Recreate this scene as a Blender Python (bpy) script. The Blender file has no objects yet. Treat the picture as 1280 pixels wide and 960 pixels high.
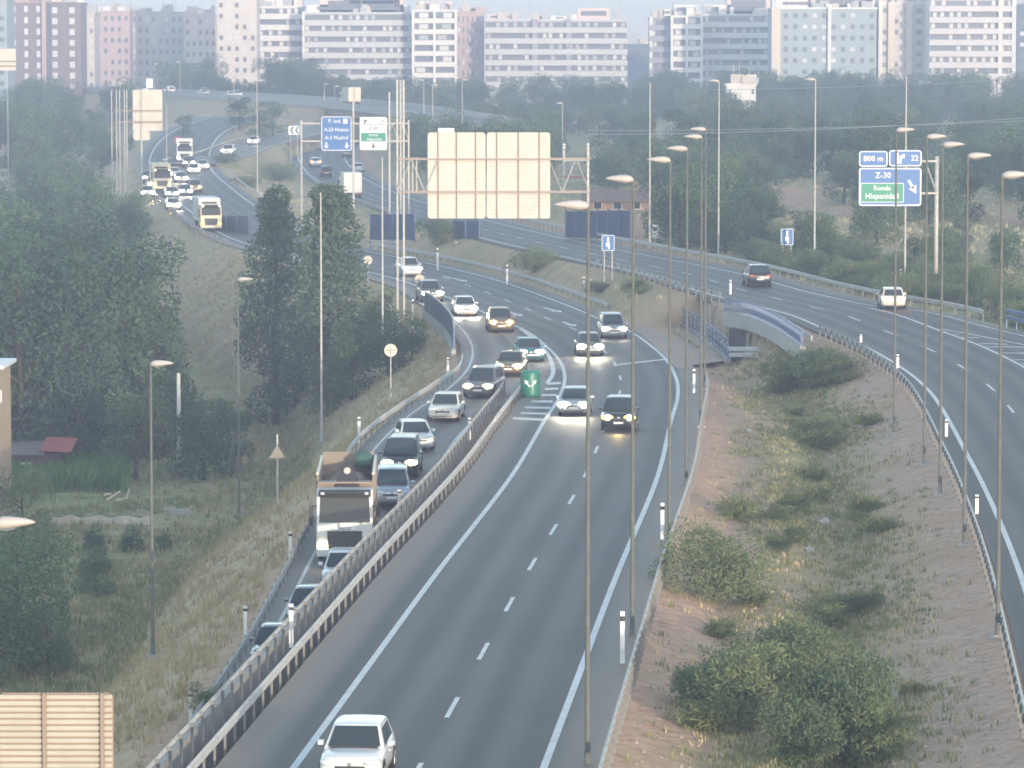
import bpy, bmesh, math, random
import numpy as np
from mathutils import Vector, Matrix, Quaternion
random.seed(7); np.random.seed(7)
R = math.radians
scene = bpy.context.scene
COL = scene.collection

# ------------------------------------------------------------------ camera
CH, F = 19.7, 5000.0                       # mast height (m), focal length in px of a 1280 px frame
TH = math.atan(400.0 / F)
def P(px, py, z=0.0):
    """point at height z seen at photo pixel px, py"""
    v = 480 - py; u = px - 640
    dy = F * math.cos(TH) + v * math.sin(TH)
    dz = -F * math.sin(TH) + v * math.cos(TH)
    t = (z - CH) / dz
    return Vector((u * t, dy * t, z))
def PY(px, py, Y):
    """point at ground distance Y seen at photo pixel px, py"""
    v = 480 - py; u = px - 640
    dy = F * math.cos(TH) + v * math.sin(TH)
    dz = -F * math.sin(TH) + v * math.cos(TH)
    t = Y / dy
    return Vector((u * t, Y, CH + dz * t))
cam_d = bpy.data.cameras.new('camera'); cam = bpy.data.objects.new('camera', cam_d); COL.objects.link(cam)
cam.location = (0, 0, CH); cam.rotation_euler = (R(90) - TH, 0, 0)
cam_d.sensor_width = 36; cam_d.lens = 36 * F / 1280; cam_d.clip_start = 1; cam_d.clip_end = 9000
scene.camera = cam

# ------------------------------------------------------------------ materials
MATS = {}
def mat(name, col, rough=.6, metal=0.0, var=0.0, scale=3.0, spec=.5, emit=0.0, objvar=0.0, bump=0.0, coat=0.0):
    if name in MATS: return MATS[name]
    m = bpy.data.materials.new(name); m.use_nodes = True; MATS[name] = m
    nt = m.node_tree; b = nt.nodes['Principled BSDF']
    b.inputs['Roughness'].default_value = rough; b.inputs['Metallic'].default_value = metal
    b.inputs['Specular IOR Level'].default_value = spec
    if coat: b.inputs['Coat Weight'].default_value = coat
    b.inputs['Base Color'].default_value = (*col, 1)
    if var or bump:
        tc = nt.nodes.new('ShaderNodeTexCoord'); nz = nt.nodes.new('ShaderNodeTexNoise')
        nz.inputs['Scale'].default_value = scale; nz.inputs['Detail'].default_value = 5; nz.inputs['Roughness'].default_value = .65
        nt.links.new(tc.outputs['Object'], nz.inputs['Vector'])
        if var:
            mx = nt.nodes.new('ShaderNodeMix'); mx.data_type = 'RGBA'
            mx.inputs[6].default_value = (*[c * (1 - var) for c in col], 1); mx.inputs[7].default_value = (*[min(1, c * (1 + var)) for c in col], 1)
            rp = nt.nodes.new('ShaderNodeMapRange'); rp.inputs[1].default_value = .3; rp.inputs[2].default_value = .7
            nt.links.new(nz.outputs[0], rp.inputs[0]); nt.links.new(rp.outputs[0], mx.inputs[0]); nt.links.new(mx.outputs[2], b.inputs['Base Color'])
        if bump:
            bp = nt.nodes.new('ShaderNodeBump'); bp.inputs['Strength'].default_value = bump; bp.inputs['Distance'].default_value = .05
            nt.links.new(nz.outputs[0], bp.inputs['Height']); nt.links.new(bp.outputs[0], b.inputs['Normal'])
    if emit:
        b.inputs['Emission Color'].default_value = (*col, 1); b.inputs['Emission Strength'].default_value = emit
        try: m.cycles.emission_sampling = 'NONE'
        except Exception: pass
    return m
def leaf_mat(name, cols, tr=.25):
    m = bpy.data.materials.new(name); m.use_nodes = True; MATS[name] = m
    nt = m.node_tree; b = nt.nodes['Principled BSDF']; out = nt.nodes['Material Output']
    b.inputs['Roughness'].default_value = .75; b.inputs['Specular IOR Level'].default_value = .15
    g = nt.nodes.new('ShaderNodeNewGeometry'); oi = nt.nodes.new('ShaderNodeObjectInfo')
    tc = nt.nodes.new('ShaderNodeTexCoord'); nz = nt.nodes.new('ShaderNodeTexNoise'); nz.inputs['Scale'].default_value = .55; nz.inputs['Detail'].default_value = 2
    nt.links.new(tc.outputs['Object'], nz.inputs['Vector'])
    a1 = nt.nodes.new('ShaderNodeMath'); a1.operation = 'MULTIPLY_ADD'; a1.inputs[1].default_value = .35
    nt.links.new(g.outputs['Random Per Island'], a1.inputs[0])
    a2 = nt.nodes.new('ShaderNodeMath'); a2.operation = 'MULTIPLY_ADD'; a2.inputs[1].default_value = .6; a2.inputs[2].default_value = -.25
    nt.links.new(oi.outputs['Random'], a2.inputs[0])
    a3 = nt.nodes.new('ShaderNodeMath'); a3.operation = 'ADD'; nt.links.new(nz.outputs[0], a3.inputs[0]); nt.links.new(a2.outputs[0], a3.inputs[1])
    nt.links.new(a3.outputs[0], a1.inputs[2])
    a4 = nt.nodes.new('ShaderNodeMath'); a4.operation = 'SUBTRACT'; a4.inputs[1].default_value = .18; nt.links.new(a1.outputs[0], a4.inputs[0])
    rp = nt.nodes.new('ShaderNodeValToRGB'); el = rp.color_ramp.elements
    el[0].position = .2; el[0].color = (*cols[0], 1); el[1].position = .85; el[1].color = (*cols[2], 1)
    e = el.new(.5); e.color = (*cols[1], 1)
    nt.links.new(a4.outputs[0], rp.inputs[0]); nt.links.new(rp.outputs[0], b.inputs['Base Color'])
    t = nt.nodes.new('ShaderNodeBsdfTranslucent'); nt.links.new(rp.outputs[0], t.inputs[0])
    mx = nt.nodes.new('ShaderNodeMixShader'); mx.inputs[0].default_value = tr
    nt.links.new(b.outputs[0], mx.inputs[1]); nt.links.new(t.outputs[0], mx.inputs[2]); nt.links.new(mx.outputs[0], out.inputs[0])
    return m
GALV = mat('galvanised_steel', (.50, .48, .45), .6, .1, .2, 4)
POLE = mat('lamp_pole_paint', (.125, .132, .122), .8, .0, .2, 2)
POSTM = mat('shaded_post_steel', (.20, .20, .195), .75, .1, .25, 3)  # darker than the rail steel: shade on the posts put into the colour
HEADM = mat('luminaire_shell', (.50, .46, .44), .5)
LENS = mat('luminaire_glass', (.75, .75, .72), .2)
ALU = mat('sign_back_aluminium', (.66, .61, .53), .6, .0, .13, .9)
ALUD = mat('sign_back_profile', (.30, .225, .175), .7, 0)
WHITE = mat('white_paint', (.80, .80, .80), .5)
ROADPAINT = mat('road_paint', (.62, .62, .61), .6, 0, .16, 1.2)
SBLUE = mat('sign_blue', (.055, .17, .43), .35)
SGREEN = mat('sign_green', (.03, .28, .19), .35)
SWHITE = mat('sign_white', (.80, .80, .82), .35)
SBLACK = mat('sign_black', (.02, .02, .02), .4)
SRED = mat('sign_red', (.55, .04, .04), .4)
BLUERAIL = mat('blue_railing_paint', (.115, .17, .30), .5, .1, .12, 3)
BLUESCREEN = mat('blue_screen_panel', (.055, .078, .145), .5, 0, .12, .8)
CONC = mat('pale_concrete', (.40, .39, .365), .8, 0, .16, 1.3, bump=.1)
CONC2 = mat('grey_concrete', (.34, .33, .32), .85, 0, .18, 1.0)
DARK = mat('dark_plastic', (.025, .025, .027), .5)
TYRE = mat('tyre_rubber', (.02, .02, .02), .8)
RIM = mat('alloy_rim', (.45, .45, .46), .35, .8)
GLASS = mat('car_glass', (.035, .05, .06), .08, 0, 0, 3, .6)
PLATE = mat('number_plate_white', (.75, .75, .75), .4)
LAMPW = mat('headlight_lit_white', (1, .88, .64), .3, emit=8.0)
LAMPWW = mat('headlight_bright_white', (1, .90, .66), .3, emit=40.0)
LAMPY = mat('headlight_lit_yellow', (1, .66, .10), .3, emit=.55)
LAMPO = mat('headlight_lit_orange', (1, .42, .09), .3, emit=.8)
LAMPG = mat('headlight_lit_warm', (1, .74, .36), .3, emit=1.6)
LAMPOFF = mat('headlight_clear', (.62, .64, .66), .15)
TAIL = mat('tail_light_red', (.45, .02, .02), .25)
TAILON = mat('tail_light_lit', (1, .30, .08), .25, emit=3.0)
BARK = mat('tree_bark', (.06, .048, .038), .9, 0, .25, 3)
WOODPOLE = mat('pale_pole', (.60, .58, .54), .7, 0, .1, 2)
LEAF_PINE = leaf_mat('dark_needles', [(.052, .092, .064), (.080, .132, .088), (.115, .172, .110)], .12)
LEAF_BROAD = leaf_mat('broad_leaves', [(.062, .110, .060), (.096, .160, .082), (.145, .210, .108)], .25)
LEAF_PALE = leaf_mat('pale_leaves', [(.070, .110, .055), (.12, .170, .080), (.20, .24, .12)], .3)
LEAF_SHRUB = leaf_mat('broom_twigs', [(.088, .128, .074), (.125, .172, .092), (.18, .22, .115)], .2)
LEAF_REED = leaf_mat('reed_leaves', [(.08, .16, .05), (.12, .23, .07), (.19, .32, .12)], .3)
LEAF_TUFT = leaf_mat('pale_tuft_leaves', [(.12, .155, .075), (.18, .215, .10), (.26, .28, .14)], .3)
DRYG = leaf_mat('dry_grass_blades', [(.37, .295, .17), (.50, .41, .245), (.62, .52, .33)], .2)
GREENG = leaf_mat('green_grass_blades', [(.15, .175, .075), (.215, .235, .105), (.30, .31, .15)], .2)

# ------------------------------------------------------------------ mesh builder
class MB:
    def __init__(s): s.v = []; s.f = []
    def add(s, vs, fs):
        o = len(s.v); s.v += [tuple(v) for v in vs]; s.f += [tuple(i + o for i in f) for f in fs]
    def box(s, c, d, rz=0.0, ry=0.0):
        x, y, z = d[0] / 2, d[1] / 2, d[2] / 2
        m = Matrix.Rotation(rz, 3, 'Z') @ Matrix.Rotation(ry, 3, 'Y')
        s.add([m @ Vector((a * x, b * y, e * z)) + Vector(c) for a in (-1, 1) for b in (-1, 1) for e in (-1, 1)],
              [(0, 1, 3, 2), (4, 6, 7, 5), (0, 4, 5, 1), (2, 3, 7, 6), (0, 2, 6, 4), (1, 5, 7, 3)])
    def tube(s, p0, p1, r0, r1=None, n=8, cap=True):
        r1 = r0 if r1 is None else r1
        p0 = Vector(p0); p1 = Vector(p1); d = (p1 - p0).normalized()
        a = d.orthogonal().normalized(); b = d.cross(a)
        vs = []
        for p, r in ((p0, r0), (p1, r1)):
            for i in range(n):
                t = 2 * math.pi * i / n; vs.append(p + a * (r * math.cos(t)) + b * (r * math.sin(t)))
        fs = [(i, (i + 1) % n, n + (i + 1) % n, n + i) for i in range(n)]
        if cap: fs += [tuple(range(n - 1, -1, -1)), tuple(range(n, 2 * n))]
        s.add(vs, fs)
    def loft(s, rings, closed=True, cap=True):
        n = len(rings[0]); vs = [p for r in rings for p in r]; fs = []
        for k in range(len(rings) - 1):
            for i in range(n if closed else n - 1):
                j = (i + 1) % n
                fs.append((k * n + i, k * n + j, (k + 1) * n + j, (k + 1) * n + i))
        if cap and closed: fs += [tuple(range(n - 1, -1, -1)), tuple((len(rings) - 1) * n + i for i in range(n))]
        s.add(vs, fs)
    def slab(s, quad, th, nrm=None):
        """four corners made a thin solid, th thick along its normal"""
        q = [Vector(p) for p in quad]; n = (q[1] - q[0]).cross(q[3] - q[0]).normalized() if nrm is None else Vector(nrm)
        vs = [p + n * th for p in q] + [p - n * .004 for p in q]
        s.add(vs, [(0, 1, 2, 3), (7, 6, 5, 4)] + [(i, 4 + i, 4 + (i + 1) % 4, (i + 1) % 4) for i in range(4)])
    def mesh(s, name, m, smooth=False, bevel=0.0):
        me = bpy.data.meshes.new(name); me.from_pydata(s.v, [], s.f); 
        bm = bmesh.new(); bm.from_mesh(me)
        if len(s.f) < 4000: bmesh.ops.recalc_face_normals(bm, faces=bm.faces)
        if bevel: bmesh.ops.bevel(bm, geom=list(bm.edges), offset=bevel, segments=2, affect='EDGES', profile=.6)
        bm.to_mesh(me); bm.free()
        if smooth: me.polygons.foreach_set('use_smooth', [True] * len(me.polygons))
        if m: me.materials.append(m)
        return me
    def build(s, name, m, parent=None, smooth=False, loc=(0, 0, 0), bevel=0.0):
        return link(name, s.mesh(name, m, smooth, bevel), parent, loc)
def link(name, me, parent=None, loc=(0, 0, 0), rz=0.0):
    o = bpy.data.objects.new(name, me); COL.objects.link(o); o.location = loc; o.rotation_euler = (0, 0, rz)
    if parent is not None: o.parent = parent
    return o
def tag(o, label=None, cat=None, group=None, kind=None):
    if label: o['label'] = label
    if cat: o['category'] = cat
    if group: o['group'] = group
    if kind: o['kind'] = kind
    return o
def thing(name, label, cat, loc=(0, 0, 0), rz=0.0, group=None):
    o = bpy.data.objects.new(name, None); COL.objects.link(o); o.location = loc; o.rotation_euler = (0, 0, rz); o.empty_display_size = .3
    return tag(o, label, cat, group)
KIDS = {}
def dup(root, loc, rz=0.0, label=None, group=None, sc=None):
    kids = KIDS.get(root.name)
    if kids is None:
        kids = KIDS[root.name] = [(c, list(c.children)) for c in root.children]
    r = root.copy(); COL.objects.link(r); r.location = loc; r.rotation_euler = (0, 0, rz)
    if sc is not None: r.scale = (sc, sc, sc) if not hasattr(sc, '__len__') else sc
    if label: r['label'] = label
    if group: r['group'] = group
    for c, gs in kids:
        d = c.copy(); COL.objects.link(d); d.parent = r
        for g in gs:
            e = g.copy(); COL.objects.link(e); e.parent = d
    return r

# ------------------------------------------------------------------ paths
def spline(pts, step=2.0):
    """dense polyline through 3-D points (centripetal Catmull-Rom)"""
    p = [Vector(q) for q in pts]; p = [p[0] * 2 - p[1]] + p + [p[-1] * 2 - p[-2]]
    out = []
    for i in range(1, len(p) - 2):
        a, b, c, d = p[i - 1:i + 3]
        n = max(2, int((c - b).length / step))
        t0, t1 = 0, (b - a).length ** .5; t2 = t1 + (c - b).length ** .5; t3 = t2 + (d - c).length ** .5
        for k in range(n):
            t = t1 + (t2 - t1) * k / n
            A1 = a * ((t1 - t) / (t1 - t0)) + b * ((t - t0) / (t1 - t0)); A2 = b * ((t2 - t) / (t2 - t1)) + c * ((t - t1) / (t2 - t1)); A3 = c * ((t3 - t) / (t3 - t2)) + d * ((t - t2) / (t3 - t2))
            B1 = A1 * ((t2 - t) / (t2 - t0)) + A2 * ((t - t0) / (t2 - t0)); B2 = A2 * ((t3 - t) / (t3 - t1)) + A3 * ((t - t1) / (t3 - t1))
            out.append(B1 * ((t2 - t) / (t2 - t1)) + B2 * ((t - t1) / (t2 - t1)))
    out.append(p[-2]); return out
def normals(path):
    """unit vector to the right of the path, in plan"""
    out = []
    for i in range(len(path)):
        d = path[min(i + 1, len(path) - 1)] - path[max(i - 1, 0)]; d.z = 0; d.normalize(); out.append(Vector((d.y, -d.x, 0)))
    return out
def offset(path, off, dz=0.0):
    ns = normals(path)
    return [p + n * (off(p.y) if callable(off) else off) + Vector((0, 0, dz)) for p, n in zip(path, ns)]
def lerp_tab(tab):
    xs = [t[0] for t in tab]; ys = [t[1] for t in tab]
    return lambda y: float(np.interp(y, xs, ys))
def strip(mb, a, b, n=1):
    """sheet between two paths of equal length"""
    m = len(a); vs = []
    for p, q in zip(a, b):
        for k in range(n + 1): vs.append(p.lerp(q, k / n))
    mb.add(vs, [(i * (n + 1) + k, i * (n + 1) + k + 1, (i + 1) * (n + 1) + k + 1, (i + 1) * (n + 1) + k) for i in range(m - 1) for k in range(n)])
def arc(path):
    s = [0.0]
    for i in range(1, len(path)): s.append(s[-1] + (path[i] - path[i - 1]).length)
    return s
def at_s(path, S, s):
    k = min(max(int(np.searchsorted(S, s)) - 1, 0), len(path) - 2); t = (s - S[k]) / max(1e-6, S[k + 1] - S[k])
    return path[k].lerp(path[k + 1], t), (path[k + 1] - path[k]).normalized()
def cut(path, y0, y1): return [p for p in path if y0 <= p.y <= y1]
def on(px, py, zf, dz=0.0):
    """photo pixel on a surface whose height is zf(Y)"""
    p = P(px, py, dz); z = 0.0
    for _ in range(45): z = .6 * z + .4 * zf(p.y); p = P(px, py, z + dz)
    return p

zR = lerp_tab([(0, .1), (140, .2), (175, .45), (200, .8), (226, 1.3), (254, 1.9), (276, 2.3), (390, 2.3), (440, 2.0), (500, 1.5), (567, 1.2), (632, 2), (675, 3.5), (717, 4.5), (761, 6), (813, 7.5)])
zB = lerp_tab([(0, -4), (60, -3.6), (112, -3.1), (130, -2.85), (150, -2.5), (170, -2.1), (190, -1.6), (210, -.9), (230, -.35), (250, 0), (900, 0)])
main_le = spline([Vector((-11.4, 40, 0))] + [P(x, y, z) for x, y, z in [(367, 960, 0), (455, 840, 0), (543, 720, 0), (640, 594, 0), (680, 527, 0), (700, 495, 0), (706, 472, 0), (700, 452, 0), (682, 432, 0), (655, 412, 0), (630, 402, 0), (597, 387, 0), (555, 370, 0), (505, 352, 0), (445, 336, 0), (300, 302, .3), (235, 262, 1.2), (203, 233, 2.6), (187, 209, 3.9)]] + [PY(192, 187, 655), PY(215, 165, 715), PY(262, 146, 785)], 2.0)
main_w = lerp_tab([(0, 7.4), (112, 7.0), (255, 7.0), (310, 7.8), (400, 9.3), (900, 9.3)])
main_re = offset(main_le, main_w)
r_le = spline([Vector((9.5, 40, .1)), Vector((16.2, 115, .1))] + [on(x, y, zR) for x, y in [(1275, 717), (1240, 630), (1210, 570), (1160, 487), (1120, 455), (1077, 431), (1032, 412), (992, 395), (960, 386), (880, 366), (802, 342), (700, 320), (620, 302), (540, 281), (480, 262), (430, 243), (390, 221), (374, 201)]] + [PY(380, 186, 717), PY(405, 170, 761)], 2.0)
r_pave = lerp_tab([(0, 19), (200, 18), (235, 15.5), (265, 12.5), (290, 10.4), (900, 10.0)])
ramp_le = spline([Vector((-19.5, 60, zB(60)))] + [on(x, y, zB) for x, y in [(226, 945), (251, 900), (316, 805), (376, 695), (412, 632), (455, 562), (500, 519), (545, 489), (572, 464), (581, 440), (575, 421), (556, 399), (530, 380), (500, 362)]], 1.5)
ramp_w = lerp_tab([(0, 5.0), (235, 5.0), (250, 6.5), (280, 7.5), (330, 7), (360, 5)])
ramp_re = offset(ramp_le, ramp_w)
d_c = spline([PY(238, 205, 618), PY(280, 195, 640), PY(318, 181, 680), PY(370, 168, 722), PY(402, 160, 746), PY(450, 148, 782)], 3)
o_c = spline([PY(-150, 104, 1150), PY(60, 112, 1040), PY(205, 117, 955), PY(310, 123, 860), PY(400, 129, 805), PY(470, 135, 765), PY(530, 143, 725), PY(610, 155, 700)], 4)
# ------------------------------------------------------------------ terrain
mle = np.array([(p.y, p.x, p.z) for p in main_le]); mre = np.array([(p.y, p.x) for p in main_re])
rle = np.array([(p.y, p.x) for p in r_le]); r_re = offset(r_le, r_pave)
rre = np.array([(p.y, p.x) for p in r_re]); rmp = np.array([(p.y, p.x) for p in ramp_le])[::1]
def mono(a): return a[np.argsort(a[:, 0])]
mle, mre, rle, rre, rmp = map(mono, (mle, mre, rle, rre, rmp))
PDC = {}
def poly_dist(X, Y, path):
    """distance to a polyline and its height there"""
    best = np.full(X.shape, 1e9); zz = np.zeros(X.shape)
    key = id(path); pts = path[::2] + [path[-1]]
    if X.size == 1:
        if key not in PDC:
            a = np.array([tuple(p) for p in pts]); d = a[1:] - a[:-1]; L2 = d[:, 0] ** 2 + d[:, 1] ** 2; PDC[key] = (a[:-1], d, np.maximum(L2, 1e-9))
        a, d, L2 = PDC[key]; x = X.flat[0]; y = Y.flat[0]
        t = np.clip(((x - a[:, 0]) * d[:, 0] + (y - a[:, 1]) * d[:, 1]) / L2, 0, 1); q = (x - a[:, 0] - t * d[:, 0]) ** 2 + (y - a[:, 1] - t * d[:, 1]) ** 2; i = int(np.argmin(q))
        return np.full(X.shape, q[i] ** .5), np.full(X.shape, a[i, 2] + t[i] * d[i, 2])
    for a, b in zip(pts[:-1], pts[1:]):
        dx, dy = b.x - a.x, b.y - a.y; L2 = dx * dx + dy * dy
        if L2 < 1e-9: continue
        t = np.clip(((X - a.x) * dx + (Y - a.y) * dy) / L2, 0, 1)
        d = np.hypot(X - a.x - t * dx, Y - a.y - t * dy); k = d < best
        best[k] = d[k]; zz[k] = (a.z + t * (b.z - a.z))[k]
    return best, zz
def mid(a, b): return [p.lerp(q, .5) for p, q in zip(a, b)]
main_l2 = offset(main_le, -2.2); main_r2 = offset(main_le, lambda y: main_w(y) + 1.5)
main_c = mid(main_l2, main_r2); r_c = offset(r_le, lambda y: (r_pave(y) - 1.0) / 2); ramp_c = mid(ramp_le, ramp_re)
ROADS = [(main_c, lambda Y: (np.interp(Y, [0, 255, 310, 400], [7.1, 7.0, 7.8, 9.3]) + 3.7) / 2, 1.3),
         (r_c, lambda Y: (np.interp(Y, [0, 200, 235, 265, 290], [19, 18, 15.5, 12.5, 10.4]) + 1.6) / 2, 1.6),
         (ramp_c, lambda Y: np.interp(Y, [0, 235, 250, 280, 330, 360], [5, 5, 6.5, 7.5, 7, 5]) / 2 + .35, 1.1),
         (d_c, lambda Y: 4.5 + 0 * Y, 1.6), (o_c, lambda Y: 6.5 + 0 * Y, 1.6)]
def vnoise(X, Y, s, seed):
    r = np.random.RandomState(seed); out = np.zeros(X.shape)
    for k in range(4):
        f = (2 ** k) / s; a = r.uniform(0, 6.28, 6)
        out += (.5 ** k) * (np.sin(X * f * 1.3 + a[0] + 1.7 * np.sin(Y * f * .7 + a[1])) * np.cos(Y * f * 1.1 + a[2] + 1.4 * np.sin(X * f * .8 + a[3])))
    return out / 1.6
def height(X, Y):
    X = np.asarray(X, float); Y = np.asarray(Y, float)
    xl = np.interp(Y, mle[:, 0], mle[:, 1]); xrp = np.where(Y < 330, np.interp(Y, rmp[:, 0], rmp[:, 1]), xl)
    xl = np.minimum(xl, xrp); xr = np.interp(Y, mre[:, 0], mre[:, 1]); x0 = np.interp(Y, rle[:, 0], rle[:, 1]); x1 = np.interp(Y, rre[:, 0], rre[:, 1])
    bl = np.interp(Y, [0, 330, 420, 520, 650, 800, 1000, 1300], [-9.5, -9.5, -8, -4.5, 0, 4, 5, 5])
    bm = np.interp(Y, [0, 200, 240, 265, 285, 320, 340, 450, 600, 800], [-.8, -.8, -.7, -.45, -.9, .4, .9, .6, 1.4, 7])
    br = np.interp(Y, [0, 150, 300, 400, 600, 900, 1200], [-.3, -.1, 1.6, 2.2, 5, 7.5, 5])
    c = (xr + x0) / 2; wid = np.maximum(4, (x0 - xr) / 2)
    bm = bm - .55 * np.exp(-((X - c - .12 * wid) / 1.3) ** 2) * np.clip((260 - Y) / 40, 0, 1)
    s1 = np.clip((X - xl + 6) / 8, 0, 1); B = bl + (bm - bl) * s1
    s2 = np.clip((X - (x0 + x1) / 2 + 2) / 4, 0, 1); B = B + (br - B) * s2
    B = B + .28 * vnoise(X, Y, 9, 3) + .5 * vnoise(X, Y, 40, 5)
    num = B.copy(); den = np.ones(X.shape)
    for path, hw, k in ROADS:
        d, z = poly_dist(X, Y, path); d = d - hw(Y)
        reach = k * np.abs(z - B) + 2.0
        t = np.clip(1 - d / reach, 0, 1 - 1e-7); t = np.where(d <= 0, 1 - 1e-7, t)
        w = t / (1 - t); num += w * (z - .16); den += w
    h = num / den
    # hollow of the underpass below the overbridge
    xc = np.interp(Y, [258, 267, 279, 300], [16.3, 15.6, 14.4, 13.0])
    k = np.clip((1.45 - np.abs(X - xc)) / .4, 0, 1) * np.clip((Y - 264) / 1.5, 0, 1) * np.clip((303 - Y) / 3, 0, 1)
    return h * (1 - k) + np.minimum(h, -5.5) * k
def gz(x, y): return float(height(np.array([x]), np.array([y]))[0])
def G(px, py, dz=0.0):
    """photo pixel on the terrain"""
    z = 0.0; p = P(px, py, 0)
    for _ in range(40): z = .5 * z + .5 * gz(p.x, p.y); p = P(px, py, z)
    return Vector((p.x, p.y, gz(p.x, p.y) + dz))

def build_terrain():
    ys = [-160, -100, -50, 0, 30, 55, 75] + list(np.arange(88, 420, 1.25)); s = 1.4
    while ys[-1] < 1400: ys.append(ys[-1] + s); s = min(s * 1.012, 8)
    ys += [1450]; ys = np.array(ys, float)
    us = np.concatenate([-1 - np.array([14, 8, 4.5, 2.5, 1.3, .7, .35, .15]) , np.linspace(-1, 1, 215), 1 + np.array([.15, .35, .7, 1.3, 2.5, 4.5, 8, 14])])
    HW = np.minimum(.142 * np.maximum(ys, 60) + 9, 175)
    X = us[None, :] * HW[:, None]; X = np.clip(X, -950, 950); Y = np.repeat(ys[:, None], len(us), 1)
    Z = height(X, Y); ny, nx = X.shape
    verts = np.stack([X, Y, Z], -1).reshape(-1, 3)
    i = np.arange(ny - 1)[:, None] * nx + np.arange(nx - 1)[None, :]
    faces = np.stack([i, i + 1, i + nx + 1, i + nx], -1).reshape(-1, 4)
    me = bpy.data.meshes.new('ground'); me.from_pydata(verts.tolist(), [], faces.tolist())
    me.polygons.foreach_set('use_smooth', [True] * len(me.polygons))
    # where each kind of soil and cover lies (a property of the place, not of the light)
    xl = np.interp(Y, mle[:, 0], mle[:, 1]); xr = np.interp(Y, mre[:, 0], mre[:, 1]); x0 = np.interp(Y, rle[:, 0], rle[:, 1]); x1 = np.interp(Y, rre[:, 0], rre[:, 1])
    med = ((X > xr - 1) & (X < x0 + 2) & (Y < 300)); left = X < xl
    c = (xr + x0) / 2; wid = np.maximum(3, (x0 - xr) / 2); uu = (X - c) / wid
    green = np.zeros(X.shape); soil = np.zeros(X.shape)
    soil[med] = 1.0
    gm = np.exp(-((uu - .02) / .42) ** 2) * (.8 + .45 * vnoise(X, Y, 7, 11)); green[med] = np.clip(gm, 0, 1)[med] * .9
    far = (X > xl) & ~med; soil[far] = .38 + .3 * vnoise(X, Y, 25, 8)[far]; green[far] = (.35 + .35 * vnoise(X, Y, 18, 9) + .3 * (X > x1))[far]
    slope = np.clip((Z + 8.6) / 2.0, 0, 1); lf = np.where(Y > 420, 1.0, slope)
    green[left] = (.80 - .74 * lf + .26 * vnoise(X, Y, 10, 12))[left]; soil[left] = (.12 + .28 * vnoise(X, Y, 12, 13))[left]
    xq = np.interp(Y, rmp[:, 0], rmp[:, 1]); ed = np.clip(1 - (np.abs(X - (xl - 3.0)) - 1.2) / .6, 0, 1) * (Y < 245); ed = np.maximum(ed, np.clip(1 - np.abs(X - xq + 1.0) / 1.3, 0, 1) * .8 * (Y < 300)); soil = np.maximum(soil, ed); green = green * (1 - ed)
    er = np.clip(1 - np.abs(X - x1 - 1.0) / 2.2, 0, 1); soil = np.maximum(soil, er); green = green * (1 - er)
    for px, py, c_ in ((992, 246, 26), (1062, 266, 20), (1180, 178, 16), (1262, 270, 16), (770, 285, 50)):
        g = G(px, py); sx = c_ * g.y / F; q = np.exp(-((X - g.x) / sx) ** 2 - ((Y - g.y) / (sx * 9)) ** 2); soil = np.maximum(soil, np.clip(q * 1.6, 0, 1)); green = green * (1 - np.clip(q * 1.8, 0, 1))
    att = me.color_attributes.new('cover', 'FLOAT_COLOR', 'POINT')
    data = np.stack([np.clip(green, 0, 1), np.clip(soil, 0, 1), (uu > .28).astype(float) * med, np.ones(X.shape)], -1).reshape(-1).astype(np.float32)
    att.data.foreach_set('color', data)
    m = bpy.data.materials.new('ground_soil'); m.use_nodes = True; nt = m.node_tree; b = nt.nodes['Principled BSDF']
    b.inputs['Roughness'].default_value = .95; b.inputs['Specular IOR Level'].default_value = .1
    N = nt.nodes.new; L = nt.links.new
    at = N('ShaderNodeVertexColor'); at.layer_name = 'cover'; sp = N('ShaderNodeSeparateColor'); L(at.outputs[0], sp.inputs[0])
    tc = N('ShaderNodeTexCoord')
    def noise(sc, det=6, ro=.65):
        n = N('ShaderNodeTexNoise'); n.inputs['Scale'].default_value = sc; n.inputs['Detail'].default_value = det; n.inputs['Roughness'].default_value = ro
        L(tc.outputs['Object'], n.inputs['Vector']); return n.outputs[0]
    def ramp(inp, cols, a=.3, b_=.7):
        r = N('ShaderNodeValToRGB'); e = r.color_ramp.elements; e[0].position = a; e[1].position = b_
        e[0].color = (*cols[0], 1); e[1].color = (*cols[-1], 1)
        if len(cols) == 3: k = e.new((a + b_) / 2); k.color = (*cols[1], 1)
        L(inp, r.inputs[0]); return r.outputs[0]
    def mixc(f, a, b_):
        x = N('ShaderNodeMix'); x.data_type = 'RGBA'; L(f, x.inputs[0]); L(a, x.inputs[6]); L(b_, x.inputs[7]); return x.outputs[2]
    def math_(op, a, b_):
        x = N('ShaderNodeMath'); x.operation = op; x.use_clamp = True
        for k, q in enumerate((a, b_)):
            if isinstance(q, float): x.inputs[k].default_value = q
            else: L(q, x.inputs[k])
        return x.outputs[0]
    n1 = noise(.5); n2 = noise(2.2); n3 = noise(.12, 4)
    dry = ramp(n1, [(.40, .315, .185), (.53, .425, .26), (.66, .54, .35)])
    grn = ramp(n1, [(.19, .20, .085), (.285, .285, .125), (.40, .365, .18)])
    red = ramp(n2, [(.42, .25, .17), (.60, .375, .265), (.72, .48, .36)], .25, .75)
    gry = ramp(n2, [(.40, .265, .20), (.57, .405, .31), (.70, .53, .42)], .25, .75)
    soilc = mixc(sp.outputs[2], red, mixc(ramp(n3, [(0, 0, 0), (1, 1, 1)], .4, .6), gry, red))
    f1 = math_('ADD', sp.outputs[1], math_('MULTIPLY', math_('SUBTRACT', n1, .5), .7))
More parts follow.
